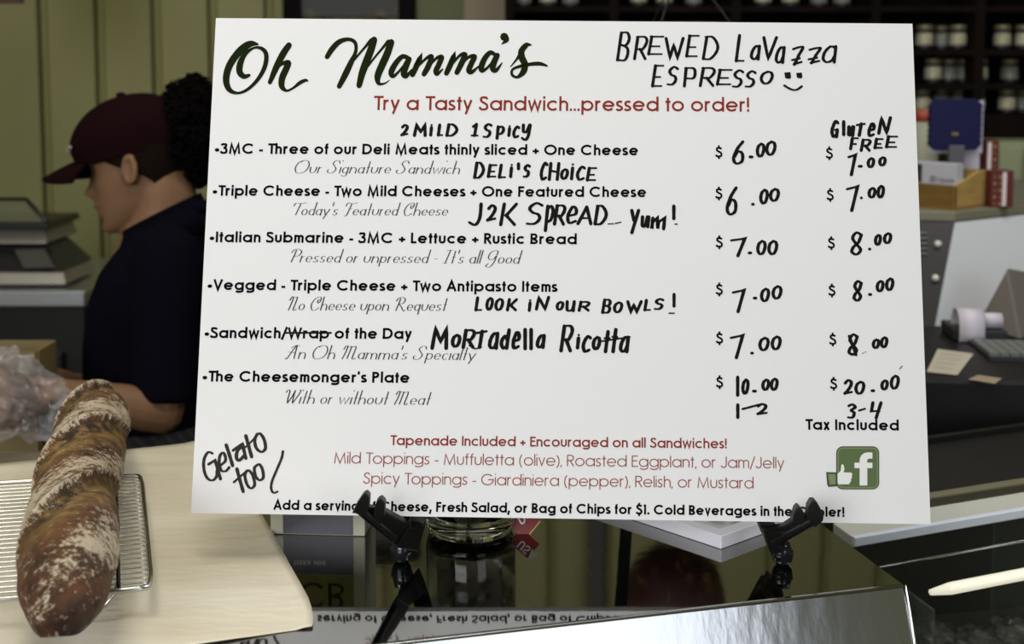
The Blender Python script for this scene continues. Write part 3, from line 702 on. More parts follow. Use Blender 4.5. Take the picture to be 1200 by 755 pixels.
hand([('O',651,661.5,352.5,364.5),('U',662,674.5,352,365.8),('R',677,692,352.5,365.5),('B',704.5,718,350,368),('O',718,730.5,353,367.5),('W',734,753,352,367),('L',754,764.5,350.5,365),('S',765.5,779,349,363.8),('l',787.5,792,343.5,360.5)], 3.6)
hand([('M',504.5,527,383.5,410),('O',528,541,391,408),('R',541,558,385.5,409),('T',555,572,386.5,409),('a',571.5,585,389,410),('d',585,598.5,385,410),('e',599,611,388,410),('l',612.5,618,384.5,410.5),('l',619.5,625,384.5,410.5),('a',627.5,639.5,391.5,409)], 4.2)
hand([('R',655.5,673,380.5,413),('i',674,681,389,409.5),('c',681,694,392.5,414),('O',693,705,393.5,411),('t',705,717,387,414),('t',714,726,384.5,414),('a',725,738,393.5,414)], 4.2)
hand([('G',972.5,984.5,140.5,162),('l',986,991,141,159.5),('u',992,1002,147,160.5),('T',1001,1015,143.5,160.5),('e',1016,1026.5,143.5,161),('N',1028,1045,136.5,158)], 3.9)
hand([('F',995,1007,160.5,176),('R',1007.5,1021.5,162.5,178),('E',1023.5,1036,161.5,175),('E',1037,1053,158.5,174)], 3.7)
def price(*gl, w_=3.8): hand(list(gl), w_, 'handwritten_price', 'black marker price', slant=.05)
price(('6',857.5,873.5,164.5,193.5),('-',877,883,182,186),('O',885.5,897,167,185),('O',896.5,910,164.5,183))
price(('6',850,865.5,218.5,253),('-',880,884.5,237.5,241.5),('O',889.5,901,221,240),('O',901,914,220,237))
price(('7',854,874.5,278,301.5),('-',876,881.5,294.5,298.5),('O',886,898.5,281,299.5),('O',899,912,281,299.5))
price(('7',856,873.5,338.5,367),('-',882,887.5,347.5,351.5),('O',890.5,902.5,337,354.5),('O',904,917,334,351.5))
price(('7',853.5,872,391.5,421),('-',879,883.5,412,416),('O',888.5,902,394.5,412),('O',903,916,393,411))
price(('l',861.5,867,440.5,465),('O',868.5,878.5,443.5,463),('-',881,887,456.5,460.5),('O',892,902.5,443.5,458.5),('O',902,912.5,442.5,458.5))
price(('l',861.8,867,473,491),('2',886,900.5,472,487))
ink = INK(); pen_stroke(ink, [(870,479.5),(878,477.5),(889,474.5)], 3.6, False); obj('marker_dash', ink.mb, K_pen, mbd)
price(('7',991.5,1004,180,206.5),('-',1005,1011,193,197),('O',1015.5,1025.5,184,197.5),('O',1029,1039,183,195.5))
price(('7',989.5,1006.5,217,248.5),('-',1007.5,1011,230,234),('O',1016.5,1027,219,233),('O',1027,1037,216.5,233))
price(('8',995,1012.5,271,300),('-',1017,1021,290,294),('O',1024,1033.5,274,288.5),('O',1034.5,1045.5,272,286.5))
price(('8',998,1012,328,354),('-',1017,1022,343.5,347),('O',1026,1036.5,328,343),('O',1037,1048,325,341.5))
price(('8',992,1007.5,390.5,417.5),('O',1021.5,1031.5,396.5,409.5),('O',1031,1041,394,408.5))
price(('2',988,1000.5,444,463),('O',1001,1014,446,463),('-',1020,1025.5,456,460),('O',1031.5,1041.5,444.5,458),('O',1042.5,1054.5,439,457))
price(('3',992,1004,472.5,491),('4',1019,1034,470.5,491.5))
for pts_, wp_ in (([(1006.5,481.3),(1013.5,479.2)], 3.2), ([(995,414.6),(1003.5,414.2)], 2.2), ([(995,394),(1003,416)], 3.4), ([(1010.5,414.1),(1011.6,414)], 1.6),
                  ([(1013.5,412.8),(1014.5,412.8)], 1.6), ([(1054.2,432.5),(1057,429.3)], 1.2), ([(712.5,262.6),(719,262.4)], 2.2), ([(721,262),(727.5,260.6)], 2.2),
                  ([(791,262.8),(793.5,262.8)], 2.6), ([(784,367.2),(790,367.2)], 2.8), ([(705.5,400),(720,397.8),(738,395)], 3.2), ([(550,405),(557,409),(564,407)], 2.4)):
    ink = INK(); pen_stroke(ink, pts_, wp_, False); obj('marker_dash', ink.mb, K_pen, mbd)
ink = INK()
def gz(pts, wd=26, sm_=True): pen_stroke(ink, [(230+a_/8.39, 500+b_/8.39) for a_, b_ in pts], wd/8.39*1.12, sm_)
gz([(160,265),(120,252),(85,300),(72,370),(85,460),(120,518),(165,528),(200,490),(205,430)]); gz([(120,372),(185,332),(212,420),(238,515)], 28, False)
gz([(225,392),(288,335),(272,262),(238,278),(225,350),(245,430),(290,438),(325,402)]); gz([(295,182),(330,290),(358,385)], 30)
gz([(362,235),(455,168),(470,240),(488,312)], 28, False); gz([(450,205),(408,235),(395,300),(420,335),(468,290)], 30)
gz([(488,92),(515,190),(545,298)], 30); gz([(470,215),(540,150),(600,80)], 18); gz([(600,75),(575,130),(590,210),(640,250),(680,215),(668,130),(630,72),(600,75)], 28)
gz([(400,418),(430,530),(462,640)], 30); gz([(370,548),(430,495),(500,435)], 22); gz([(500,435),(478,480),(500,570),(540,608),(575,570),(555,480),(522,435),(500,435)])
gz([(605,375),(572,410),(585,490),(625,528),(660,498),(650,420),(625,375),(605,375)]); gz([(852,245),(840,310),(790,430),(745,540),(737,610),(760,652),(800,640)], 22)
obj('handwritten_note', ink.mb, K_pen2, mbd, label='slanted greyish marker handwriting')
# ---- green emblem with white letter and thumb
def E_(a_, b_): return (960+a_/11.61, 515+b_/11.61)
def rrect(x0, y0, x1, y1, r_):
    P = []
    for cx_, cy_, s_ in ((x1-r_, y0+r_, -90), (x1-r_, y1-r_, 0), (x0+r_, y1-r_, 90), (x0+r_, y0+r_, 180)):
        P += arc(cx_, cy_, r_, r_, s_, s_+90, 6)
    return P
def flat(polys, m_, nm, off, lab=None):
    mb_ = MB()
    for P in polys: mb_.add([onb(*E_(*q), off) for q in P], [tuple(range(len(P)))])
    return obj(nm, mb_, m_, mbd, label=lab)
K_e1 = mat('emblem_green', (84, 104, 56), .45); K_e2 = mat('emblem_dark_green', (52, 66, 42), .45); K_e3 = mat('emblem_light_green', (120, 138, 88), .45)
K_wh = mat('emblem_white', (238, 238, 238), .45)
flat([rrect(230, 95, 815, 682, 90)], K_e2, 'emblem_square', .00030, 'dark green rounded square border')
flat([rrect(246, 110, 800, 668, 78)], K_e3, 'emblem_border', .00034)
flat([rrect(262, 128, 785, 650, 66)], K_e1, 'emblem_field', .00038)
fp = [(548, 628), (548, 392), (478, 392), (478, 318), (548, 318)] + arc(660, 290, 112, 112, 180, 270, 8) + [(722, 180), (722, 262), (690, 262)] + arc(680, 292, 30, 30, 270, 180, 4) + [(650, 318), (722, 318), (722, 392), (652, 392), (652, 628)]
flat([fp], K_wh, 'emblem_letter', .00042, 'white letter f')
flat([[(92, 445), (240, 450), (240, 640), (125, 648), (108, 620)]], K_e2, 'emblem_cuff', .00040)
flat([[(118, 470), (222, 474), (222, 612), (140, 618)]], K_e3, 'emblem_cuff_fill', .00043)
flat([[(248, 470), (290, 430), (300, 350), (312, 335), (330, 350), (340, 400), (330, 450), (430, 452), (452, 470), (440, 500), (446, 520), (430, 545), (432, 570), (415, 590), (405, 612), (262, 612), (250, 590)]], K_wh, 'emblem_thumb', .00046, 'white thumbs up hand')
# ================================================================== EASEL
M_pl = mat('black_plastic', (12, 12, 14), .42, spec=.35)
es = empty('display_easel', (.04, 1.06, CZ), 'black plastic tabletop easel holding up the menu board', 'easel')
def arm(fx, fy, ax, ay, tx, ty, sgn):
    """foot px, arm root px, arm tip px"""
    foot = atz(fx, fy, CZ); Yb = .985
    root = at(ax, ay, 1.002)
    Yf = (lambda q: .998-(478-q)/59*.050) if sgn < 0 else (lambda q: .998-(q-905)/53*.050)
    def slab(nm_, poly, dy_, th_, sm_=False):
        P_ = [at(a_, b_, Yf(a_)+dy_) for a_, b_ in poly]
        return obj(nm_, MB().prism(P_, V((0, -th_, 0))), M_pl, es, bevel=.0012)
    if sgn < 0:
        slab('arm', [(418, 597), (464, 635), (484, 632), (479, 609), (452, 594), (424, 588)], .0, .009)
        slab('arm_flange', [(418, 597), (464, 635), (467, 629), (423, 592)], -.009, .004)
        slab('prong', [(415, 596), (419, 587), (427, 575), (431, 573), (435, 577), (434, 590), (430, 602)], -.004, .010)
        slab('prong', [(437, 606), (440, 592), (443, 582), (448, 579), (453, 584), (452, 600), (447, 612)], -.004, .010)
        slab('bracket', [(466, 634), (491, 639), (499, 612), (482, 610), (476, 616)], .004, .016)
    else:
        slab('arm', [(893, 617), (903, 640), (950, 613), (958, 604), (938, 598), (916, 612)], .0, .009)
        slab('arm_flange', [(905, 639), (951, 613), (948, 608), (903, 633)], -.009, .004)
        slab('prong', [(942, 608), (944, 589), (948, 582), (953, 582), (958, 591), (962, 600), (961, 606), (952, 614)], -.004, .010)
        slab('prong', [(925, 606), (929, 592), (933, 588), (937, 592), (942, 606), (938, 614)], -.004, .010)
        slab('bracket', [(890, 615), (899, 642), (914, 640), (918, 616)], .004, .016)
    top = root + V((0, 0, -.004))
    fc = V((foot.x, foot.y+.004, CZ)); top = V((fc.x+sgn*-.002, fc.y-.002, root.z-.004))
    mb_ = MB().tube([fc+V((0, 0, .0003)), fc+V((0, 0, .004)), fc+V((0, 0, .010)), fc.lerp(top, .6), top], [.005, .0080, .0092, .0088, .0078], 16)
    obj('foot', mb_, mat('glossy_black_plastic', (26, 27, 32), .16), es, True)
    hz = TL + eu*(W*.5 + sgn*.04) + ev*.10 - en*.02
    lg = MB().obox(root + V((-.007, .0, 0)) - en*.008, (hz-(root-en*.008)), V((.014, 0, 0)), -en*.008)
    obj('leg', lg, M_pl, es, bevel=.001)
    rear = V((hz.x*.9+sgn*.05, 1.26, CZ+.001))
    obj('rear_leg', MB().obox(hz + V((-.006, .004, -.01)), rear-hz+V((0, 0, .01)), V((.012, 0, 0)), V((0, .008, 0))), M_pl, es, bevel=.001)
    return hz
h1 = arm(470, 661, 484, 626, 432, 592, -1)
h2 = arm(918, 664, 906, 628, 950, 598, 1)
obj('hinge_block', MB().hexa([h1+V((-.012, -.004, -.02)), h2+V((.012, -.004, -.02)), h2+V((.012, .02, -.02)), h1+V((-.012, .02, -.02)), h1+V((-.012, .0, .015)), h2+V((.012, .0, .015)), h2+V((.012, .02, .015)), h1+V((-.012, .02, .015))]), M_pl, es, bevel=.002)

# ================================================================== THINGS ON THE STEEL BEHIND THE BOARD
def flat_text(txt, o_, ux, uz, nrm, cap, w_, m_, parent, name='lettering'):
    """sans lettering lying on a plane: origin, unit right, unit up, unit outward normal"""
    mb_ = MB(); x_ = 0; k_ = 0
    for ch in txt:
        if ch == ' ': x_ += .4; continue
        st, wd = glyph(ch, w_, .74)
        for pts, cl in st:
            n_ = len(pts)
            for i in range(n_ if cl else n_-1):
                a_, b_ = pts[i], pts[(i+1) % n_]; dx_, dy_ = b_[0]-a_[0], b_[1]-a_[1]; l_ = math.hypot(dx_, dy_)
                if l_ < 1e-6: continue
                nx_, ny_ = -dy_/l_*w_/2, dx_/l_*w_/2; k_ += 1
                mb_.add([o_+ux*((x_+u_)*cap)+uz*(v_*cap)+nrm*(.0003+(k_ % 9)*.00001) for u_, v_ in ((a_[0]+nx_, a_[1]+ny_), (a_[0]-nx_, a_[1]-ny_), (b_[0]-nx_, b_[1]-ny_), (b_[0]+nx_, b_[1]+ny_))], [(0, 1, 2, 3)])
        x_ += wd+.12
    return obj(name, mb_, m_, parent)
# cream carton with charcoal label
c0 = atz(317, 626, CZ+.0003); c1 = atz(428, 629, CZ+.0003); ux = (c1-c0).normalized(); bn = V((-ux.y, ux.x, 0))
bx = empty('printed_carton', (c0+c1)/2, 'cream carton with a charcoal label standing behind the left of the menu board', 'box')
Wc = (c1-c0).length
obj('carton_body', MB().obox(c0, ux*Wc, bn*.05, V((0, 0, .105))), mat('carton_cream', (200, 200, 178), .5), bx, bevel=.001)
lx0 = (332-317)/(428-317)*Wc; lx1 = (414-317)/(428-317)*Wc
obj('label_band', MB().obox(c0+ux*lx0-bn*.0004+V((0, 0, .001)), ux*(lx1-lx0), bn*.0003, V((0, 0, .034))), mat('charcoal_label', (88, 88, 98), .4), bx)
obj('label_field', MB().obox(c0+ux*lx0-bn*.0004+V((0, 0, .0355)), ux*(lx1-lx0), bn*.0003, V((0, 0, .05))), mat('olive_label', (132, 132, 78), .4), bx)
flat_text('TERRA MINI', c0+ux*(lx0+.009)-bn*.0006+V((0, 0, .022)), ux, V((0, 0, 1)), -bn, .0045, .14, mat('pale_print', (200, 200, 200), .5), bx)
flat_text('ICB', c0+ux*(lx0+.008)-bn*.0006+V((0, 0, .042)), ux, V((0, 0, 1)), -bn, .024, .12, mat('dark_print', (24, 24, 22), .5), bx)
# glass jar
jc = atz(551, 628, CZ); jc.y += .014
gj = empty('glass_canister', jc, 'clear round glass canister standing behind the menu board beside the left easel foot', 'canister')
r_ = .040
MG = mat('clear_glass', (245, 250, 252), .02, trans=1.0); 
obj('glass_body', MB().lathe(jc, [(r_*.70, .0005), (r_*.92, .002), (r_, .010), (r_, .085), (r_*.93, .10), (r_*.80, .108), (r_*.76, .108), (r_*.88, .098), (r_*.93, .085), (r_*.93, .016), (r_*.7, .012), (.001, .011)], 40), MG, gj, True)
obj('glass_lid', MB().lathe(jc, [(r_*.74, .1085), (r_*.9, .110), (r_*.9, .115), (r_*.4, .122), (.010, .124), (.016, .134), (.010, .144), (.002, .146)], 32), MG, gj, True)
obj('paper_sachets', MB().box(jc+V((.004, 0, .045)), (.040, .03, .06), .2).box(jc+V((-.014, .012, .04)), (.025, .02, .05), -.3), mat('sachet_paper', (168, 156, 130), .6, noise=(60, (90, 78, 66), .5, .6, O1)), gj)
# red card
mb = MB(); tc_ = [at(597, 612, 1.068), at(612, 637, 1.0605), at(633, 611, 1.068), at(618, 586, 1.0755)]
nr = (tc_[1]-tc_[0]).cross(tc_[2]-tc_[0]).normalized(); nr = nr if nr.y < 0 else -nr
rc = empty('red_card', tc_[1], 'red card with pale lettering propped up behind the menu board', 'card')
obj('card_sheet', MB().prism(tc_, -nr*.0012), mat('red_card_stock', (118, 34, 30), .45), rc)
e1 = (tc_[1]-tc_[2]).normalized()
obj('gilt_edge', MB().tube([tc_[1], tc_[2]], .0006, 6), mat('gilt', (196, 170, 96), .35), rc)
uu = (tc_[2]-tc_[1]).normalized(); vv = (tc_[0]-tc_[1]).normalized()
flat_text('USA', tc_[1]+uu*.008+vv*.010, uu, vv, nr, .010, .15, mat('pale_print', (200, 200, 200), .5), rc)
# flat white box
P0 = atz(845, 644, CZ+.0002); La = atz(751, 613, CZ)-P0; La.z = 0; Ra = atz(892, 627, CZ)-P0; Ra.z = 0
La.normalize(); Ra.normalize()
M_wbox = mat('white_card', (236, 234, 242), .45)
wb_ = empty('flat_box', P0, 'flat white box with grey printed lid on the steel beside the right easel foot', 'box')
obj('box_base', MB().obox(P0, La*.20, Ra*.12, V((0, 0, .0115))), M_wbox, wb_, bevel=.0008)
obj('printed_lid', MB().obox(P0+La*.012+Ra*.012+V((0, 0, .0115)), La*.176, Ra*.096, V((0, 0, .0006))), mat('grey_print', (150, 150, 152), .5, noise=(70, (206, 206, 206), .45, .55, (1, 1, 1))), wb_)
# hanging basket (seen mirrored in the steel)
hb = at(797, 118, 2.0); hb.z = 1.575
bk_ = empty('hanging_basket', hb, 'round dark maroon basket with straw fringe mirrored in the steel top behind the board', 'basket')
obj('bowl', MB().lathe(hb, [(.01, 0), (.045, .008), (.070, .03), (.083, .07), (.086, .115), (.080, .115), (.076, .07), (.01, .02)], 28), mat('maroon_weave', (58, 24, 20), .6, bump=(40, .6, (1, 1, 3))), bk_, True)
mb = MB()
for i in range(90):
    a_ = random.uniform(0, 6.28); h_ = random.uniform(.004, .05); r0 = .07*math.sqrt(min(1, h_/.04))+.008
    p_ = hb+V((r0*math.cos(a_), r0*math.sin(a_), h_)); q_ = p_+V((random.uniform(-.02, .02), random.uniform(-.02, .02), random.uniform(-.012, .012)))
    mb.tube([p_, q_], .0006, 4)
obj('straw_fringe', mb, mat('straw', (190, 150, 84), .6), bk_, kind='stuff')
for k in range(3):
    a_ = k*2.094; obj('cord', MB().tube([hb+V((.084*math.cos(a_), .084*math.sin(a_), .11)), hb+V((0, 0, .22))], .0015, 6), M_blk, bk_)
obj('hanging_cord', MB().tube([hb+V((0, 0, .22)), V((hb.x, hb.y, 3.3))], .0015, 6), M_blk, bk_)

# ================================================================== LEFT: FRIDGE AND COUNTERTOP MACHINE
M_black = mat('black_enamel', (16, 16, 17), .35)
a = at(101, 341, 2.95); z_t = a.z
fz = at(50, 352, 2.95).z
ufr = empty('undercounter_fridge', (a.x-.45, 3.2, 0), 'black undercounter fridge with steel top against the green wall at left', 'fridge')
x1 = a.x; x0 = a.x-1.1
obj('steel_worktop', MB().box(((x0+x1)/2, 3.22, z_t-.018), (x1-x0, .56, .04)), mat('worktop_steel', (200, 204, 212), .3, 1), ufr, bevel=.004)
obj('cabinet_body', MB().box(((x0+x1)/2-.01, 3.25, (z_t-.04)/2+.02), (x1-x0-.03, .48, z_t-.08)), M_black, ufr, bevel=.004)
dxr = at(80, 400, 2.98).x
obj('fridge_door', MB().box(((x0+dxr)/2, 2.995, z_t/2-.04), (dxr-x0-.04, .02, z_t-.24)), mat('dark_door', (34, 36, 38), .25), ufr, bevel=.004)
obj('door_handle', MB().box((dxr-.05, 2.978, z_t-.25), (.02, .012, .16)), M_black, ufr, bevel=.003)
obj('wall_lining', MB().box((a.x+.16, 3.4, .5), (.27, .06, 1.0)), mat('brown_box_side', (56, 44, 24), .6), None, label='brown panel beside the fridge against the green wall', cat='panel')
# slicer / label machine: side profile extruded along its width
mz = z_t+.002
def mp(px_, py_, Y=3.05): return at(px_, py_, Y)
cm = empty('countertop_machine', (mp(30, 340).x, 3.12, mz), 'dark countertop machine with sloped control panels and glass hood on the fridge', 'machine')
xr = lambda q, Y=3.0: at(q, 300, Y).x
XL = xr(-70)
def wedge(nm, prof_bottom, prof_top, m_, bev=.003):
    # prof: (px right edge, py, Y)
    br_, tr_ = prof_bottom, prof_top
    A_ = at(*br_); B_ = at(*tr_)
    mb_ = MB().hexa([V((XL, A_.y, A_.z)), A_, V((A_.x, A_.y+.22, A_.z)), V((XL, A_.y+.22, A_.z)), V((XL, B_.y, B_.z)), B_, V((B_.x, A_.y+.22, B_.z)), V((XL, A_.y+.22, B_.z))])
    return obj(nm, mb_, m_, cm, bevel=bev)
M_sil = mat('machine_silver', (150, 146, 136), .35, .6)
wedge('base_band', (77, 334, 2.99), (74, 319, 3.0), M_sil)
cpn = wedge('control_panel', (74, 319, 3.0), (55, 286, 3.07), mat('machine_dark', (30, 30, 32), .4))
wedge('upper_band', (55, 285.5, 3.05), (53, 268, 3.07), M_sil)
wedge('hood_rim', (58, 268, 3.03), (56, 260, 3.03), M_black)
hoodp = [at(-60, 260, 3.03), at(55, 260, 3.03), at(31, 234, 3.12), at(-60, 234, 3.12)]
obj('glass_hood', MB().prism(hoodp, V((0, .004, 0))), mat('smoked_glass', (120, 122, 100), .1, alpha=.55), cm)
mb = MB().tube([hoodp[1], hoodp[2], hoodp[3]], .006, 8); mb.tube([hoodp[2], hoodp[2]+V((0, .16, -.10))], .006, 8)
obj('hood_frame', mb, M_black, cm, True)
kp = [at(28, 315, 2.998), at(64, 314, 2.998), at(53, 292, 3.045), at(17, 293, 3.045)]
obj('display_panel', MB().prism(kp, V((0, -.004, .002))), mat('keypad_grey', (74, 74, 70), .35), cm, bevel=.002)
for q in (62, -50):
    P = at(q, 338, 3.02); obj('foot', MB().tube([V((P.x, P.y, mz)), V((P.x, P.y, at(q, 331, 3.02).z))], .012, 12), M_black, cm, True)
    P2 = V((P.x, P.y+.16, 0)); obj('foot', MB().tube([V((P2.x, P2.y, mz)), V((P2.x, P2.y, at(q, 331, 3.02).z))], .012, 12), M_black, cm, True)
# ---- rear prep table with carton, butter and bread bag
PZ = 1.055
a = atz(95, 505, PZ)
pt = empty('prep_table', (a.x-.35, 1.66, 0), 'beige topped prep table behind the counter at left', 'table')
obj('tabletop', MB().box((a.x-.42, 1.665, PZ-.015), (.84, .41, .03)), mat('beige_laminate', (170, 160, 138), .4), pt, bevel=.003)
for dx_ in (-.8, -.04):
    for dy_ in (1.5, 1.83): obj('leg', MB().box((a.x+dx_, dy_, (PZ-.03)/2), (.04, .04, PZ-.03)), M_sil, pt)
p = at(0, 545, 1.55); 
bt = empty('butter_carton', (at(10, 545, 1.56).x, 1.56, PZ), 'yellow carton with a white square label on the prep table', 'box')
q = at(36, 530, 1.53); ql = at(-30, 530, 1.53).x
obj('carton_body', MB().box(((q.x+ql)/2, 1.56, PZ+.016), (q.x-ql, .06, .032)), mat('yellow_carton', (176, 160, 92), .5), bt, bevel=.001)
obj('white_label', MB().box((at(23, 530, 1.53).x, 1.529, PZ+.018), (.019, .001, .020)), mat('white_sticker', (235, 235, 225), .4), bt)
q = at(47, 413, 1.80); ql = at(-60, 413, 1.80).x
cbx = empty('cardboard_box', ((q.x+ql)/2, 1.93, PZ), 'brown cardboard box behind the plastic wrapped bread', 'box')
zt = at(47, 409, 1.80).z
mb = MB()
cx_ = (q.x+ql)/2; wd_ = q.x-ql
for c_, s_ in (((cx_, 1.785, (PZ+zt)/2), (wd_, .006, zt-PZ)), ((cx_, 1.86, (PZ+zt)/2), (wd_, .006, zt-PZ)), ((q.x, 1.8225, (PZ+zt)/2), (.006, .07, zt-PZ)), ((ql, 1.8225, (PZ+zt)/2), (.006, .07, zt-PZ)), ((cx_, 1.8225, PZ+.003), (wd_, .07, .006))): mb.box(c_, s_)
obj('carton_walls', mb, mat('cardboard', (120, 104, 66), .6), cbx)
# bag of bread
bc = at(6, 466, 1.70)
bg = empty('bagged_bread', (bc.x, bc.y, PZ), 'brown bread in a crinkled clear plastic bag held by the worker', 'bread')
def blob(c, rr, amp, fq, n=40, m=28, seed=0, rot=0):
    from mathutils import noise
    vs_ = []; M_ = Matrix.Rotation(rot, 3, 'Y')
    for i in range(m+1):
        t = math.pi*(i+.05)/(m+.1)
        for k in range(n):
            a_ = 2*math.pi*k/n; u_ = V((math.sin(t)*math.cos(a_), math.sin(t)*math.sin(a_), math.cos(t)))
            f_ = 1+amp*noise.noise(u_*fq+V((seed, 0, 0)))+amp*.5*noise.noise(u_*fq*2.7+V((seed, 3, 0)))
            vs_.append(V(c)+M_ @ V((u_.x*rr[0]*f_, u_.y*rr[1]*f_, u_.z*rr[2]*f_)))
    fs_ = [(i*n+k, (i+1)*n+k, (i+1)*n+(k+1) % n, i*n+(k+1) % n) for i in range(m) for k in range(n)]
    fs_ += [tuple(range(n)), tuple(range(m*n, m*n+n))[::-1]]
    return MB().add(vs_, fs_)
obj('bread', blob(bc+V((-.02, 0, .005)), (.070, .042, .044), .12, 2, rot=.5), mat('brown_crust', (112, 84, 58), .5, noise=(20, (76, 52, 42), .4, .6, O1)), bg, True)
film = mat('plastic_film', (235, 235, 240), .07, alpha=.12, spec=1.0, bump=(14, .8, O1))
obj('plastic_film', blob(bc+V((0, 0, .005)), (.088, .052, .056), .30, 2.6, 60, 44, 5, .5), film, bg, False)

# ================================================================== THE WORKER
PY_ = 2.05
hO = at(162, 194, PY_); TLT = math.radians(14); SC = .87
hF = V((-math.cos(TLT), 0, -math.sin(TLT))); hU = V((-math.sin(TLT), 0, math.cos(TLT))); hS = V((0, -1, 0))   # forward, up, towards the camera
def HP(x_, y_, z_): return hO + (hF*x_ + hS*y_ + hU*z_)*SC
rowsH = [(-.114,.080,.040,.010),(-.110,.088,.022,.024),(-.100,.091,.005,.036),(-.085,.090,-.02,.045),(-.07,.089,-.045,.052),(-.05,.089,-.068,.058),(-.03,.088,-.083,.064),(-.01,.086,-.092,.068),(.01,.085,-.097,.071),(.03,.090,-.101,.073),(.05,.092,-.102,.074),(.07,.087,-.098,.072),(.09,.076,-.089,.066),(.108,.055,-.07,.052),(.119,.028,-.042,.032),(.124,.005,-.015,.012)]
rowsH = catmull([tuple(map(float, q)) for q in rowsH], 3)
def headrings(rws, grow=0.0, n=48, feat=True):
    R_ = []
    for z_, xf, xb, hw in rws:
        ring = []
        for k in range(n):
            a_ = 2*math.pi*k/n; c_, s_ = math.cos(a_), math.sin(a_)
            mid = (xf+xb)/2; hx = (xf-xb)/2+grow
            sx_ = math.copysign(abs(c_)**.85, c_); sy_ = math.copysign(abs(s_)**.9, s_)
            x_ = mid+hx*sx_; y_ = (hw+grow)*sy_
            if feat and c_ > 0:
                g = lambda zc, zw, yw, am, yc=0: am*math.exp(-((z_-zc)/zw)**2-((abs(y_)-yc)/yw)**2)
                x_ += g(-.030, .013, .011, .026) + g(-.008, .020, .009, .013) + g(-.055, .007, .020, .017) + g(-.071, .008, .018, .014) - g(-.063, .003, .02, .006) - g(-.084, .007, .02, .004) + g(-.100, .013, .02, .008)
                x_ -= g(.006, .012, .016, .010, .032); x_ += g(.004, .007, .010, .004, .032)
            ring.append(HP(x_, y_, z_))
        R_.append(ring)
    return R_
body = MB(); body.rings(headrings(rowsH))
M_skin = mat('skin', (132, 100, 74), .55, spec=.25, noise=(14, (120, 90, 66), .4, .7, O1))
# ears
for s_ in (1, -1):
    ec = [HP(-.006+.012*math.cos(t)-.004*math.sin(t), s_*(.072+.006*(1+math.cos(t+math.pi))*.8), -.004+.023*math.sin(t)) for t in [2*math.pi*i/16 for i in range(16)]]
    body.tube(ec, .0050, 8, closed=True)
    body.ball(HP(-.004, s_*.071, -.008), (.014*SC, .005, .024*SC), 10, 6)
def limb(pts, n=14): 
    P = catmull([(*p_, r) for p_, r in pts], 5); body.tube([q[:3] for q in P], [q[3] for q in P], n)
    body.ball(P[0][:3], P[0][3]*.98); body.ball(P[-1][:3], P[-1][3]*.98)
nk = HP(-.035, 0, -.06); nb = at(192, 268, PY_)
limb([(HP(-.03, 0, .0), .052), (nk, .052), (nk.lerp(nb, .6), .052), (nb+V((.0, 0, -.02)), .062), (at(190, 300, PY_), .075)], 20)
# trunk inside clothes
limb([(at(190, 300, PY_), .08), (at(182, 380, PY_), .10), (at(180, 460, PY_), .095), (at(180, 540, PY_), .10), (V((at(182, 540, PY_).x, PY_, .85)), .10)], 20)
shN = at(196, 306, 1.90); elN = at(190, 484, 1.86); wrN = at(86, 461, 1.78); haN = at(62, 462, 1.765)
shF = at(196, 306, 2.20); elF = at(165, 470, 2.22); wrF = at(84, 452, 1.95); haF = at(52, 448, 1.89)
for a_, b_, c_, h_ in ((shN, elN, wrN, haN), (shF, elF, wrF, haF)):
    limb([(a_, .046), (a_.lerp(b_, .5), .040), (b_, .033)])
    limb([(b_, .032), (b_.lerp(c_, .3), .033), (b_.lerp(c_, .75), .025), (c_, .0205)])
    dd = (h_-c_).normalized(); sd_ = V((0, -1, 0)); sd_ = (sd_-dd*sd_.dot(dd)).normalized(); uu_ = dd.cross(sd_)
    body.tube([c_, c_+dd*.03, c_+dd*.07, c_+dd*.085], [.020, .024, .026, .018], 12)
    kn = c_+dd*.075
    for k in range(4):
        o_ = sd_*0 + uu_*(-.024+.016*k); ln = (.030, .034, .032, .026)[k]
        q0 = kn+o_; q1 = q0+dd*ln+V((0, 0, -.004)); q2 = q1+dd*ln*.5+V((0, 0, -.018)); q3 = q2+V((.004, 0, -.018))
        body.tube([q0, q1, q2, q3], [.0088, .0082, .0075, .006], 8)
    body.tube([c_+dd*.03-sd_*-.015, c_+dd*.055+sd_*.028+V((0, 0, -.006)), c_+dd*.08+sd_*.032+V((0, 0, -.018))], [.011, .010, .008], 8)
hipz = .92; hx_ = at(182, 540, PY_).x
for s_ in (1, -1):
    limb([(V((hx_, PY_-s_*.09, hipz)), .085), (V((hx_-.01, PY_-s_*.10, .5)), .058), (V((hx_+.01, PY_-s_*.10, .30)), .05), (V((hx_+.02, PY_-s_*.10, .08)), .035)])
pr = empty('person', (hx_, PY_, 0), 'person in dark red cap and black shirt looking down while bagging bread behind the counter', 'person')
bo = obj('body', body, M_skin, pr); remesh(bo, .0036, 2, .5)
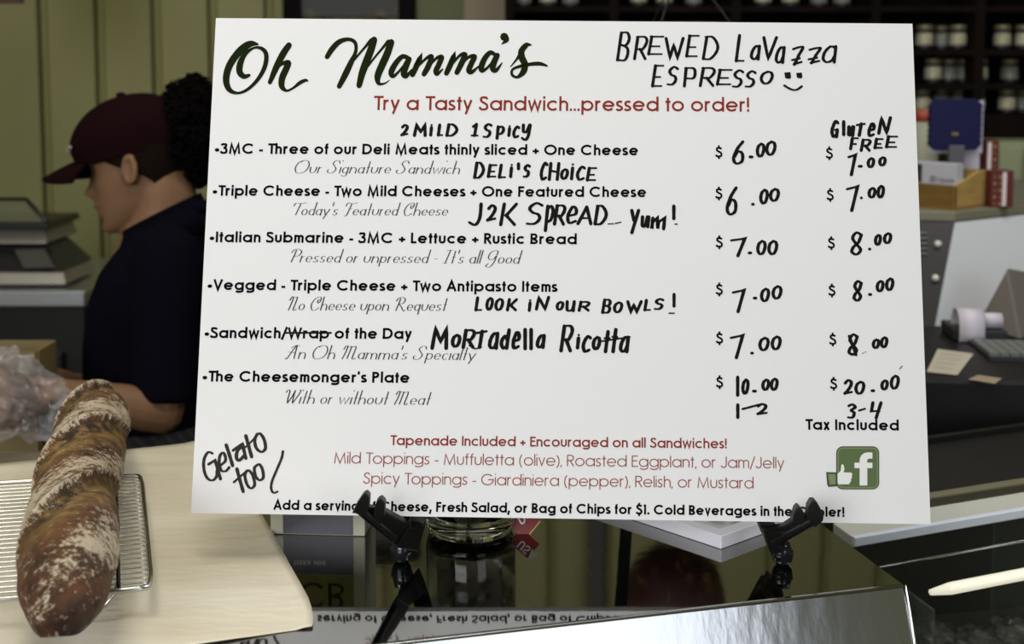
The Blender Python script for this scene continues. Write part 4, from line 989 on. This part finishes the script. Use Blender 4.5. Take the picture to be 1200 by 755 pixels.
# shirt: loft + sleeves, remeshed into one
sh_ = MB()
def torso_rings(L, n=32):
    R_ = []
    for py_, cxp, hdp, hw in L:
        c = at(cxp, py_, PY_); k_ = PY_/F
        R_.append([c+V((hdp*k_*math.copysign(abs(math.cos(2*math.pi*k/n))**.8, math.cos(2*math.pi*k/n)), hw*math.copysign(abs(math.sin(2*math.pi*k/n))**.85, math.sin(2*math.pi*k/n)), 0)) for k in range(n)])
    return R_
Lr_ = [(600, 186, 82, .165), (520, 184, 78, .16), (450, 182, 74, .16), (390, 184, 74, .17), (345, 188, 70, .185), (310, 194, 62, .185), (290, 198, 52, .16), (275, 200, 44, .11), (262, 200, 40, .075)]
sh_.rings(torso_rings(Lr_))
for a_, b_ in ((shN, elN), (shF, elF)):
    e_ = a_.lerp(b_, .93)
    sh_.tube([a_+V((0, 0, .0)), a_.lerp(e_, .3), a_.lerp(e_, .7), e_], [.058, .058, .052, .049], 18); sh_.ball(a_, .058)
M_shirt = mat('navy_black_cloth', (12, 11, 20), .95, spec=.03)
so = obj('shirt', sh_, M_shirt, pr); remesh(so, .007, 5, .5)
# collar
mb = MB(); cr0 = []; cr1 = []; cr2 = []
for k in range(28):
    a_ = 2*math.pi*k/28; c_ = nk.lerp(nb, .75); f_ = -math.cos(a_)
    base_ = nb+V((.006, 0, .0))+V((.060*math.cos(a_), .066*math.sin(a_), .020*math.cos(a_)-.006))
    cr0.append(base_+V((0, 0, -.006))); cr1.append(base_+V((-.008+.004*math.cos(a_), 0, .030+.012*math.cos(a_)))); cr2.append(base_+V((.018*math.cos(a_), .018*math.sin(a_), -.012)))
mb.rings([cr0, cr1, cr2], cap=False)
co = obj('collar', mb, M_shirt, pr, True); so2 = co.modifiers.new('t', 'SOLIDIFY'); so2.thickness = .004
# apron with faint stripes, bow behind neck
ap = MB(); Rr = torso_rings([(680, 184, 90, .172), (560, 184, 85, .168), (500, 182, 82, .166), (480, 182, 80, .166)])
ap.rings(Rr, cap=False)
def stripe_mat():
    m = mat('striped_apron', (17, 17, 18), .8); nt = m.node_tree; b = nt.nodes['Principled BSDF']
    tc = nt.nodes.new('ShaderNodeTexCoord'); wv = nt.nodes.new('ShaderNodeTexWave'); wv.inputs['Scale'].default_value = 22; wv.bands_direction = 'DIAGONAL'
    nt.links.new(tc.outputs['Object'], wv.inputs[0]); r = nt.nodes.new('ShaderNodeValToRGB'); r.color_ramp.elements[0].position = .75; r.color_ramp.elements[1].position = .9
    r.color_ramp.elements[0].color = (.005, .005, .006, 1); r.color_ramp.elements[1].color = (.022, .022, .025, 1); nt.links.new(wv.outputs[0], r.inputs[0]); nt.links.new(r.outputs[0], b.inputs['Base Color']); return m
apo = obj('apron', ap, stripe_mat(), pr, True); s3 = apo.modifiers.new('t', 'SOLIDIFY'); s3.thickness = .003
bw = at(222, 245, PY_-.03)
mb = MB().ball(bw, .012).ball(bw+V((.022, 0, .004)), (.022, .008, .012)).ball(bw+V((-.006, 0, -.016)), (.010, .008, .020)).ball(bw+V((.02, 0, -.03)), (.012, .006, .028))
obj('apron_bow', mb, M_shirt, pr, True)
# trousers and shoes
tr = MB()
for s_ in (1, -1):
    tr.tube([V((hx_, PY_-s_*.085, .98)), V((hx_, PY_-s_*.09, .85)), V((hx_-.01, PY_-s_*.10, .5)), V((hx_+.01, PY_-s_*.10, .09))], [.10, .10, .075, .065], 18)
to = obj('trousers', tr, mat('dark_denim', (20, 22, 30), .8), pr, True); remesh(to, .012, 3)
for s_ in (1, -1):
    P = V((hx_+.02, PY_-s_*.10, 0)); mb = MB().ball(P+V((-.06, 0, .045)), (.14, .05, .045), 16, 10)
    o = obj('shoe', mb, M_black, pr, True)
# hair under cap and curly ponytail
M_hair = mat('dark_curly_hair', (10, 7, 7), .95, spec=.04)
hr = MB()
R_ = []
for z_, xf, xb, hw in [q for q in rowsH if q[0] > -.045]:
    ring = []
    lim = .0 if z_ < .02 else .06
    f0_ = min(.66, max(.34, .42+(.012-z_)*4.5))
    for k in range(33):
        a_ = math.pi*f0_ + k/32*(2*math.pi-2*math.pi*f0_); c_, s_ = math.cos(a_), math.sin(a_)
        mid = (xf+xb)/2; hx = (xf-xb)/2+.006
        ring.append(HP(mid+hx*math.copysign(abs(c_)**.85, c_), (hw+.005)*math.copysign(abs(s_)**.9, s_), z_))
    R_.append(ring)
n_ = 33; hr.add([q for r in R_ for q in r], [(i*n_+k, i*n_+k+1, (i+1)*n_+k+1, (i+1)*n_+k) for i in range(len(R_)-1) for k in range(n_-1)])
ho = obj('hair', hr, mat('brown_hair', (24, 16, 12), .9, spec=.05, bump=(60, .6, (1, 1, .2))), pr, True); s4 = ho.modifiers.new('t', 'SOLIDIFY'); s4.thickness = .004
ptc = at(226, 154, PY_+.01); mb = MB()
from mathutils import noise as _nz
for i in range(700):
    u_ = V((random.gauss(0, 1), random.gauss(0, 1), random.gauss(0, 1))).normalized(); rr = random.uniform(.80, 1.0)
    c = ptc+V((u_.x*.050*rr, u_.y*.058*rr, u_.z*.086*rr)); t1 = u_.orthogonal().normalized(); t1.rotate(Matrix.Rotation(random.uniform(0, 6.28), 3, u_)); t2 = u_.cross(t1)
    h_ = random.uniform(.005, .008); mb.tube([c+(t1*math.cos(a2*1.5)+t2*math.sin(a2*1.5))*h_+u_*(a2*.0024) for a2 in range(7)], [.002, .003, .003, .003, .003, .0026, .001], 5)
mb.ball(ptc, (.046, .052, .080), 16, 10)
mb.tube([HP(-.09, 0, .03), ptc], [.02, .03], 10)
obj('curly_ponytail', mb, M_hair, pr, True)
# cap
M_cap = mat('dark_red_cap', (27, 11, 14), .95, spec=.03)
cp = MB(); cr_rows = [(.022,.100,-.100,.074),(.04,.106,-.106,.077),(.06,.108,-.108,.078),(.08,.100,-.104,.075),(.10,.084,-.092,.066),(.118,.06,-.07,.052),(.130,.032,-.045,.032),(.135,.008,-.02,.013)]
cr_rows = catmull([tuple(map(float, q)) for q in cr_rows], 3)
R_ = []
for z_, xf, xb, hw in cr_rows:
    ring = []
    for k in range(48):
        a_ = 2*math.pi*k/48; c_, s_ = math.cos(a_), math.sin(a_); mid = (xf+xb)/2; hx = (xf-xb)/2+.006
        seam = 1-.012*abs(math.cos(3*a_))**18
        x_ = mid+hx*math.copysign(abs(c_)**.85, c_)*seam
        ring.append(HP(x_, (hw+.004)*math.copysign(abs(s_)**.9, s_)*seam, z_))
    R_.append(ring)
cp.rings(R_)
cap_o = obj('cap', cp, M_cap, pr, True); 
obj('cap_button', MB().ball(HP(-.004, 0, .137), (.009, .009, .005)), M_cap, cap_o, True)
bv = MB(); R0 = []
for j in range(9):
    t = j/8; row = []
    for k in range(21):
        y_ = -.070+.140*k/20; e_ = math.sqrt(max(0, 1-(y_/.072)**2))
        xb_ = .098*math.sqrt(max(.0, 1-(y_/.095)**2))+.006; xo = xb_ + .078*t*e_**.6
        z_ = .034 - .012*t - .28*(y_**2)/.07*(.6+.4*t) - .006*t*t
        row.append(HP(xo, y_, z_))
    R0.append(row)
bv.add([q for r in R0 for q in r], [(i*21+k, i*21+k+1, (i+1)*21+k+1, (i+1)*21+k) for i in range(8) for k in range(20)])
bo_ = obj('brim', bv, M_cap, cap_o, True); s5 = bo_.modifiers.new('t', 'SOLIDIFY'); s5.thickness = .004
em = MB()
for (y0_, z0_), (y1_, z1_) in (((.022, .058), (.034, .061)), ((.030, .060), (.038, .052)), ((.036, .062), (.044, .058)), ((.044, .060), (.050, .064))):
    f_ = lambda y_: .1145*(1-((y_/.082)**(2/.9)))**.425-.002
    em.tube([HP(f_(y0_)+.004, y0_, z0_), HP(f_(y1_)+.004, y1_, z1_)], .0030, 6)
obj('cap_emblem', em, mat('pale_thread', (150, 140, 130), .6), cap_o, label='small pale embroidered emblem')

# ================================================================== RIGHT: GLASS DISPLAY CASE
GZ = 1.15
g0 = atz(990, 630, GZ); g1 = atz(1200, 594.5, GZ); gd = (g1-g0).normalized(); gb = V((-gd.y, gd.x, 0))
g0 = g0 + gd*.004; g0 = fr.lerp(br, .02)*0 + g0
gL = 1.1
gs = g0 + V((0, 0, 0))
dc = empty('glass_display_case', (g0.x+.45, g0.y+.2, 0), 'glass fronted deli display case to the right of the steel counter', 'display case')
M_gtop = mat('grey_case_top', (206, 208, 200), .3)
gb = (br-fr).normalized()
s0 = g0+gd*.004
gL = .60
obj('top_frame', MB().obox(s0+V((0, 0, -.012)), gd*gL, gb*.038, V((0, 0, .012))), M_gtop, dc, bevel=.001)
obj('front_rail', MB().obox(s0+V((0, 0, -.008))-gb*.0075, gd*gL, gb*.0075, V((0, 0, .009))), mat('pale_blue_rail', (226, 234, 248), .3), dc, bevel=.001)
obj('rear_rail', MB().obox(s0+gb*.039+V((0, 0, -.010)), gd*gL, gb*.018, V((0, 0, .010))), mat('dark_olive_rail', (50, 48, 38), .4), dc, bevel=.001)
obj('rear_lip', MB().obox(s0+gb*.058+V((0, 0, -.010)), gd*gL, gb*.014, V((0, 0, .012))), mat('olive_rail', (120, 118, 96), .3), dc, bevel=.001)
gtop = s0-gb*.006+V((0, 0, -.009))+gd*.004; gbot = gtop-gb*.14+V((0, 0, -.34))+gd*.06
gn = (gbot-gtop).cross(gd).normalized()*.004
g_e = s0+gd*gL-gb*.006+V((0, 0, -.009)); g_f = g_e-gb*.14+V((0, 0, -.34))
obj('front_glass', MB().hexa([gbot, g_f, g_f+gn, gbot+gn, gtop, g_e, g_e+gn, gtop+gn]), mat('case_glass', (60, 64, 60), .02, alpha=.10, spec=.6), dc)
M_cin = mat('case_interior', (16, 16, 15), .5)
obj('rear_panel', MB().obox(s0+gd*.03+gb*.27+V((0, 0, -.45)), gd*(gL-.03), gb*.01, V((0, 0, .44))), M_cin, dc)
obj('case_floor', MB().obox(s0+gd*.09-gb*.12+V((0, 0, -.47)), gd*(gL-.09), gb*.39, V((0, 0, .02))), mat('case_floor_grey', (60, 60, 56), .4), dc)
obj('base_cabinet', MB().obox(V((s0.x, s0.y, 0))+gd*.10-gb*.14, gd*(gL-.10), gb*.41, V((0, 0, .66))), M_black, dc)
obj('rear_top', MB().obox(s0+gb*.073+V((0, 0, -.03)), gd*gL, gb*.20, V((0, 0, .012))), M_cin, dc)
sh0 = s0+V((0, 0, -.034))-gb*.006
obj('shelf_rail', MB().tube([sh0, sh0+gd*gL], .0014, 8), M_wire, dc, True)
tl0 = s0-gb*.022+V((0, 0, -.062))
obj('light_tube', MB().tube([tl0+gd*.085, tl0+gd*.11, tl0+gd*gL], [.003, .0062, .0062], 12), mat('tube_glass', (244, 240, 218), .4, emit=.75), dc, True)
for k, u in enumerate((.10, .62)):
    obj('glass_divider' if k else 'end_glass', MB().obox(s0+gd*(u*gL)-gb*.06+V((0, 0, -.40)), gd*.004, gb*.30, V((0, 0, .34))), mat('divider_glass', (150, 160, 150), .05, alpha=.15), dc)
tz_ = s0.z-.22
for k, (px_, py_, rr) in enumerate(((1098, 748, .020), (1142, 752, .023), (1186, 742, .022))):
    c = atz(px_, py_, tz_)
    o = obj('wrapped_food', blob(c, (rr*1.3, rr, .018), .35, 2.5, 24, 16, k*7), mat('wrapped_food_film', (118, 120, 108), .25, noise=(30, (60, 60, 52), .4, .6, O1)), None, False,
        label=('leftmost', 'middle', 'rightmost')[k]+' film wrapped food parcel inside the glass display case', cat='food', group='wrapped food in the display case')
obj('food_tray', MB().box(atz(1150, 744, tz_)+V((0.01, .03, -.028)), (.24, .16, .010), .2), M_sil, dc)

# ================================================================== RIGHT: CASH REGISTER
rz0 = 1.175
R0_ = atz(1087, 444, rz0)
rd = V((math.cos(math.radians(6)), math.sin(math.radians(-6)), 0)); rb = V((-rd.y, rd.x, 0))
ro = R0_ - rd*.10
crg = empty('cash_register', (ro.x+.3, ro.y+.2, 0), 'large black cash register with grey keys behind the glass display case', 'cash register')
obj('register_body', MB().obox(V((ro.x, ro.y, .80)), rd*.62, rb*.40, V((0, 0, rz0-.80))), mat('register_black', (17, 16, 18), .45), crg, bevel=.006)
obj('register_stand', MB().obox(V((ro.x+.03, ro.y+.03, 0)), rd*.56, rb*.34, V((0, 0, .80))), M_black, crg)
K_k = mat('grey_keys', (120, 124, 120), .45)
kpo = atz(1160, 418, rz0+.004)
kp2 = MB()
obj('keypad_base', MB().obox(kpo+V((-.004, -.01, -.004)), rd*.16, rb*.13, V((0, 0, .005))), mat('register_dark_grey', (46, 46, 50), .45), crg)
k0 = None
for i in range(4):
    for j in range(6):
        loc = rd*(j*.0155)+rb*(i*.026)
        if k0 is None: k0 = obj('key', MB().obox(kpo, rd*.0135, rb*.023, V((0, 0, .006))), K_k, crg)
        else: c = k0.copy(); COL.objects.link(c); c.location = loc
# receipt printer roll
pc0 = atz(1124, 402, rz0+.0)
rp_ = empty('receipt_printer', pc0, 'black receipt printer with white paper curling out on the register top', 'printer')
obj('printer_body', MB().obox(pc0+V((-.005, .012, .001)), rd*.085, rb*.09, V((0, 0, .018))), mat('register_dark_grey', (46, 46, 50), .45), rp_, bevel=.003)
prof = [(0, .0), (-.004, .01), (-.002, .028), (.006, .042), (.020, .050), (.040, .046), (.052, .030), (.055, .019)]
prof = catmull(prof, 4); mb = MB(); n_ = len(prof)
pw = .040
vs_ = [pc0+rb*(a_+.004)+V((0, 0, b_+.001)) for a_, b_ in prof] + [pc0+rb*(a_+.004)+V((0, 0, b_+.001))+rd*pw for a_, b_ in prof]
mb.add(vs_, [(i, i+1, n_+i+1, n_+i) for i in range(n_-1)])
o = obj('receipt_paper', mb, mat('receipt_white', (215, 210, 222), .5), rp_, True); s6 = o.modifiers.new('t', 'SOLIDIFY'); s6.thickness = .0006
mb = MB(); mb.tube([pc0+rd*pw+rb*.03+V((0, 0, .032)), pc0+rd*(pw+.033)+rb*.03+V((0, 0, .032))], .013, 18)
obj('paper_roll', mb, mat('receipt_white', (215, 210, 222), .5), rp_, True)
# notes
def note(nm, pxs, lab, m_, lines):
    P = [atz(a_, b_, rz0+.0012) for a_, b_ in pxs]
    n0 = empty(nm, P[0], lab, 'paper note')
    obj('paper_sheet', MB().prism(P, V((0, 0, .0006))), m_, n0)
    mb_ = MB()
    for k in range(lines):
        t = (k+1)/(lines+1); A_ = P[3].lerp(P[0], t).lerp(P[2].lerp(P[1], t), .14); B_ = P[3].lerp(P[0], t).lerp(P[2].lerp(P[1], t), .80)
        dv = V((0, .0022, 0)); mb_.add([q+V((0, 0, .0010)) for q in (A_, B_, B_+dv, A_+dv)], [(0, 1, 2, 3)])
    if lines: obj('written_lines', mb_, mat('faint_pencil', (150, 144, 138), .6), n0)
note('paper_note', [(1086, 436), (1122, 440), (1141, 415), (1099, 409.5)], 'cream handwritten paper note lying on the black register', mat('cream_note', (200, 192, 172), .6), 4)
note('paper_note', [(1135, 445), (1166, 450), (1174, 444), (1146, 440)], 'small tan slip on the front edge of the register', mat('tan_slip', (170, 152, 128), .6), 1)

# ================================================================== RIGHT: WHITE APPLIANCE WITH WOODEN HOLDER
AY = 2.30
q0 = at(1119, 260, AY); q1 = at(1200, 251, AY+.28*.30)
top_z = at(1119, 248.5, AY).z
v_ = at(1200, 251, AY); # direction of the right face top edge, receding
# find Y so that the point at px 1200, same height, falls on py 251
z_l = q0.z; P1 = atz(1200, 251.0, z_l); ad = (P1-q0); ad.z = 0; adn = ad.normalized()
al = V((-adn.y, adn.x, 0))
lft = atz(1083, 259, z_l)-q0; lft.z = 0; lft.normalize()
ap_ = empty('white_appliance', (q0.x+.25, q0.y+.2, 0), 'white slant fronted appliance cabinet with grey top beside the register', 'appliance')
Lw = .8
obj('top_slab', MB().hexa([q0, q0+adn*Lw, q0+adn*Lw+al*.45, q0+lft*.35, q0+V((0, 0, top_z-z_l)), q0+adn*Lw+V((0, 0, top_z-z_l)), q0+adn*Lw+al*.45+V((0, 0, top_z-z_l)), q0+lft*.35+V((0, 0, top_z-z_l))]), mat('olive_grey_top', (132, 130, 112), .35), ap_, bevel=.002)
bL = at(1092, 402, AY-.10); bL2 = bL
dn = bL-q0
obj('white_panel', MB().hexa([q0+dn, q0+dn+adn*Lw, q0+dn+adn*Lw+al*.03, q0+dn+al*.03, q0+V((0, 0, -.002)), q0+adn*Lw+V((0, 0, -.002)), q0+adn*Lw+al*.03+V((0, 0, -.002)), q0+al*.03+V((0, 0, -.002))]), mat('appliance_white', (240, 243, 248), .35), ap_)
obj('control_strip', MB().hexa([q0+dn, q0+dn+al*.02, q0+dn+lft*.30+al*.02, q0+dn+lft*.30, q0+V((0, 0, -.001)), q0+al*.02+V((0, 0, -.001)), q0+lft*.30+al*.02+V((0, 0, -.001)), q0+lft*.30+V((0, 0, -.001))]), mat('control_dark', (22, 20, 16), .35), ap_)
fnn = lft.cross(dn).normalized(); fnn = fnn if fnn.y < 0 else -fnn
for px_, py_ in ((1099, 287), (1096, 327)):
    dd = ray(px_, py_); t = (q0-CAM).dot(fnn)/dd.dot(fnn); P = CAM+dd*t
    obj('knob', MB().tube([P, P+fnn*.006, P+fnn*.010], [.0065, .0065, .0045], 14), mat('knob_white', (226, 226, 214), .35), ap_, True)
for k in range(5):
    dd = ray(1084, 274+k*6); t = (q0-CAM).dot(fnn)/dd.dot(fnn); P = CAM+dd*t
    obj('vent_slat', MB().tube([P-lft*.004+fnn*.002, P+lft*.03+fnn*.002], .0022, 6), mat('grey_slat', (130, 130, 126), .4), ap_, True)
obj('cabinet_body', MB().hexa([V((q0.x+.05, q0.y+.10, 0)), V(((q0+adn*Lw).x, (q0+adn*Lw).y+.08, 0)), V(((q0+adn*Lw+al*.42).x, (q0+adn*Lw+al*.42).y, 0)), V(((q0+al*.4).x, (q0+al*.4).y, 0)),
     V((q0.x+.05, q0.y+.10, z_l-.002)), V(((q0+adn*Lw).x, (q0+adn*Lw).y+.08, z_l-.002)), V(((q0+adn*Lw+al*.42).x, (q0+adn*Lw+al*.42).y, z_l-.002)), V(((q0+al*.4).x, (q0+al*.4).y, z_l-.002))]), M_black, ap_)
# customer display pyramid on register
dp0 = atz(1148, 392, rz0)
pyr = MB(); A_ = atz(1146, 386, rz0+.001); B_ = atz(1196, 398, rz0+.001); tp = at(1180, 314, A_.y+.05); C_ = B_+V((.10, .10, 0)); D_ = A_+V((.06, .14, 0)); tq = tp+V((.09, .05, -.02))
pyr.add([A_, B_, C_, D_, tp, tq], [(3, 2, 1, 0), (0, 1, 4), (1, 2, 5, 4), (2, 3, 5), (3, 0, 4, 5)])
cds = empty('customer_display', A_, 'grey wedge shaped display housing standing on the register by the white appliance', 'display')
obj('housing', pyr, mat('housing_grey', (104, 98, 92), .5), cds, bevel=.003)
# wooden holder: front corner P, two faces
wz = top_z+.0006
w0_ = atz(1119.5, 247, wz); wl = atz(1082, 243.5, wz)-w0_; wr = atz(1158.5, 240.5, wz)-w0_
wl.z = wr.z = 0; wl = wl*1.25
hC = at(1119, 218, w0_.y).z-wz; hB = hC*1.32
wh = empty('wooden_holder', w0_, 'light wooden slope sided holder on the white appliance', 'holder')
M_wood = mat('light_wood', (196, 164, 100), .5, noise=(16, (176, 140, 78), .35, .65, (1, 1, 6)))
M_wood2 = mat('front_board_wood', (128, 98, 46), .5, noise=(10, (112, 84, 38), .35, .65, (1, 1, 6)))
tI = V((0, .006, 0))
obj('front_board', MB().obox(w0_, wl, wr.normalized()*.006, V((0, 0, hC))), M_wood2, wh, bevel=.0008)
def side_b(o_):
    z3 = V((0, 0, 1)); t_ = wl.normalized()*.006
    P = [o_, o_+wr, o_+wr+z3*hB*1.12, o_+wr*.66+z3*hB*1.12, o_+z3*hC]; return MB().prism(P, t_)
obj('side_board', side_b(w0_), M_wood, wh, bevel=.0008); obj('side_board', side_b(w0_+wl*.95), M_wood, wh, bevel=.0008)
obj('back_board', MB().obox(w0_+wr, wl, -wr.normalized()*.006, V((0, 0, hB*1.12))), M_wood, wh); obj('base_board', MB().obox(w0_, wl, wr, V((0, 0, .005))), M_wood, wh)
# white card box in the holder, with emblem and word
cb = w0_+wr.normalized()*.012+V((0, 0, .006)); wln = wl.normalized()
cbx0 = cb+wln*.006
cH = at(1117, 193, w0_.y).z - cbx0.z
crd = empty('card_reader_box', cbx0, 'white box with small grey emblem and lettering standing in the wooden holder', 'box')
obj('box_shell', MB().obox(cbx0, wln*.11, wr.normalized()*.03, V((0, 0, cH))), mat('white_grey_card', (196, 196, 206), .45), crd, bevel=.001)
bn2 = -wr.normalized(); rr_ = -wln
eo = cbx0+wln*.056+bn2*.0008+V((0, 0, cH*.55))
M_dg = mat('logo_grey', (84, 86, 96), .5)
mb = MB()
for x0_, x1_, z0_, z1_ in ((0, .011, 0, .002), (0, .011, .009, .011), (0, .002, .002, .009), (.009, .011, .002, .009), (.004, .007, .004, .007)):
    mb.add([eo+rr_*a_+V((0, 0, b_)) for a_, b_ in ((x0_, z0_), (x1_, z0_), (x1_, z1_), (x0_, z1_))], [(0, 1, 2, 3)])
obj('emblem', mb, M_dg, crd)
flat_text('Square', eo+rr_*.015+V((0, 0, .001)), rr_, V((0, 0, 1)), bn2, .0085, .13, M_dg, crd)
# blue scalloped tray on grey stand with white panel behind
Yt = w0_.y+.135
tb = atz(1128, 240, wz); 
bt0 = empty('blue_display_stand', V((at(1125, 240, Yt+.02).x, Yt+.03, wz)), 'blue square with scalloped edges on a grey stand behind the wooden holder', 'stand')
ctr = at(1120.5, 146, Yt); k_ = Yt/F; hw_ = 29.5*k_; hh_ = 29*k_
P = []
for sx_, sy_, ex, ey in ((-1, 1, 1, 0), (1, 1, 0, -1), (1, -1, -1, 0), (-1, -1, 0, 1)):
    for j in range(28):
        t = -.86+1.72*j/28; b_ = .99+.05*abs(math.sin(j*math.pi/4))
        if ex: P.append((t*ex, sy_*b_))
        else: P.append((sx_*b_, t*ey))
P = [ctr+V((a_*hw_, 0, b_*hh_)) for a_, b_ in P]
obj('blue_plate', MB().prism(P, V((0, .016, 0))), mat('deep_blue_plastic', (9, 10, 62), .5, spec=.3), bt0, bevel=.001)
obj('white_backing', MB().box(ctr+V((.008, .022, -.006)), (hw_*2.12, .008, hh_*2.15)), mat('white_sheet', (196, 192, 206), .5), bt0, bevel=.002)
st0 = at(1122, 186, Yt-.02)
obj('stand_neck', MB().box(V((st0.x, Yt-.012, (wz+.012+at(1120, 170, Yt).z)/2)), (.030, .012, at(1120, 170, Yt).z-wz-.012)), mat('stand_grey', (86, 86, 92), .4), bt0, bevel=.002)
obj('stand_foot', MB().box(V((st0.x+.004, Yt+.005, wz+.012)), (.07, .07, .022)), M_black, bt0, bevel=.003)
obj('small_badge', MB().box(at(1119, 157, Yt)+V((0, -.001, 0)), (.013, .002, .006)), mat('brass', (140, 120, 70), .4, .6), bt0)
# white leaflet standing behind, right
q = at(1153, 170, Yt+.03)
obj('leaflet', MB().obox(V((at(1134, 170, Yt+.03).x, Yt+.055, wz)), V((.034, 0, 0)), V((0, .003, 0)), V((0, 0, .115))), mat('leaflet_lilac', (206, 200, 214), .5), label='white leaflet standing between the blue stand and the red boxes', cat='leaflet')
# black scanner behind the card box
q = at(1092, 188, w0_.y+.075)
obj('black_case', MB().box(V((q.x-.005, w0_.y+.085, wz+.006+.040)), (.055, .025, .075)), M_black, bevel=.003, label='small black case behind the white box in the wooden holder', cat='case')
# red patterned boxes
def red_box(px0, px1, pyt, pyb, lab, stripx, Yo):
    base = atz((px0+px1)/2, pyb, wz); Y_ = base.y; k_ = Y_/F
    w_ = (px1-px0)*k_; h_ = (pyb-pyt)*k_; cx_ = at((px0+px1)/2, pyb, Y_).x
    rbx = empty('red_gift_box', (cx_, Y_+.02, wz), lab, 'box', 'red patterned boxes on the appliance')
    obj('box_body', MB().box((cx_, Y_+.02, wz+h_/2), (w_, .04, h_)), mat('maroon_card', (92, 30, 28), .45), rbx, bevel=.001)
    sx_ = at(stripx, pyb, Y_).x
    obj('white_strip', MB().box((sx_, Y_-.0008, wz+h_*.5), (.0075, .001, h_*.93)), mat('white_strip', (226, 212, 212), .45), rbx)
    mb_ = MB()
    for i in range(int(h_/.013)):
        for j in range(int(w_/.011)):
            X_ = cx_-w_/2+.006+j*.011
            if abs(X_-sx_) < .006: continue
            c_ = V((X_, Y_-.0006, wz+.007+i*.013)); s_ = .0032 if (i+j) % 2 else .002
            mb_.add([c_+V((s_*math.cos(a_*math.pi/3), 0, s_*math.sin(a_*math.pi/3))) for a_ in range(6)], [tuple(range(6))])
    obj('gold_pattern', mb_, mat('gold_print', (156, 132, 70), .45), rbx)
    return base
red_box(1161, 1187, 200, 243, 'red patterned box with white strip nearest the wooden holder', 1176, 0)
b2 = red_box(1154, 1169, 164, 236, 'tall narrow red patterned box standing behind the shorter one', 1157.5, 0)
# orange lidded tub left of blue plate
q = at(1083, 142, 2.62); zt_ = at(1083, 144, 2.62).z
tb_ = empty('condiment_tub', V((q.x, 2.62, wz)), 'tall whitish tub with orange lid between the menu board and the blue stand', 'tub')
obj('tub_body', MB().lathe((q.x, 2.62, wz), [(.024, 0), (.029, .004), (.031, zt_-wz), (.027, zt_-wz+.002)], 20), mat('tub_grey', (150, 150, 130), .5), tb_, True)
obj('tub_lid', MB().lathe((q.x, 2.62, zt_), [(.022, .003), (.024, .004), (.024, .026), (.019, .028)], 20), mat('orange_lid', (150, 62, 34), .45), tb_, True)
# pale cabinet right
a = at(1167, 165, 3.45); b = at(1260, 165, 3.45)
pc_ = empty('pale_cabinet', ((a.x+b.x)/2, 3.5, 0), 'pale green cabinet below the jar shelf at the right edge', 'cabinet')
zt_ = at(1180, 166, 3.45).z
obj('cabinet_body', MB().box(((a.x+b.x)/2, 3.55, zt_/2), (b.x-a.x, .2, zt_)), mat('pale_green_paint', (150, 156, 122), .5), pc_, bevel=.003)
for k in range(3):
    X_ = a.x+(b.x-a.x)*(k+.5)/3
    obj('cabinet_door', MB().box((X_, 3.442, zt_-.16), ((b.x-a.x)/3-.012, .015, .28)), mat('pale_green_paint', (150, 156, 122), .5), pc_, bevel=.003)
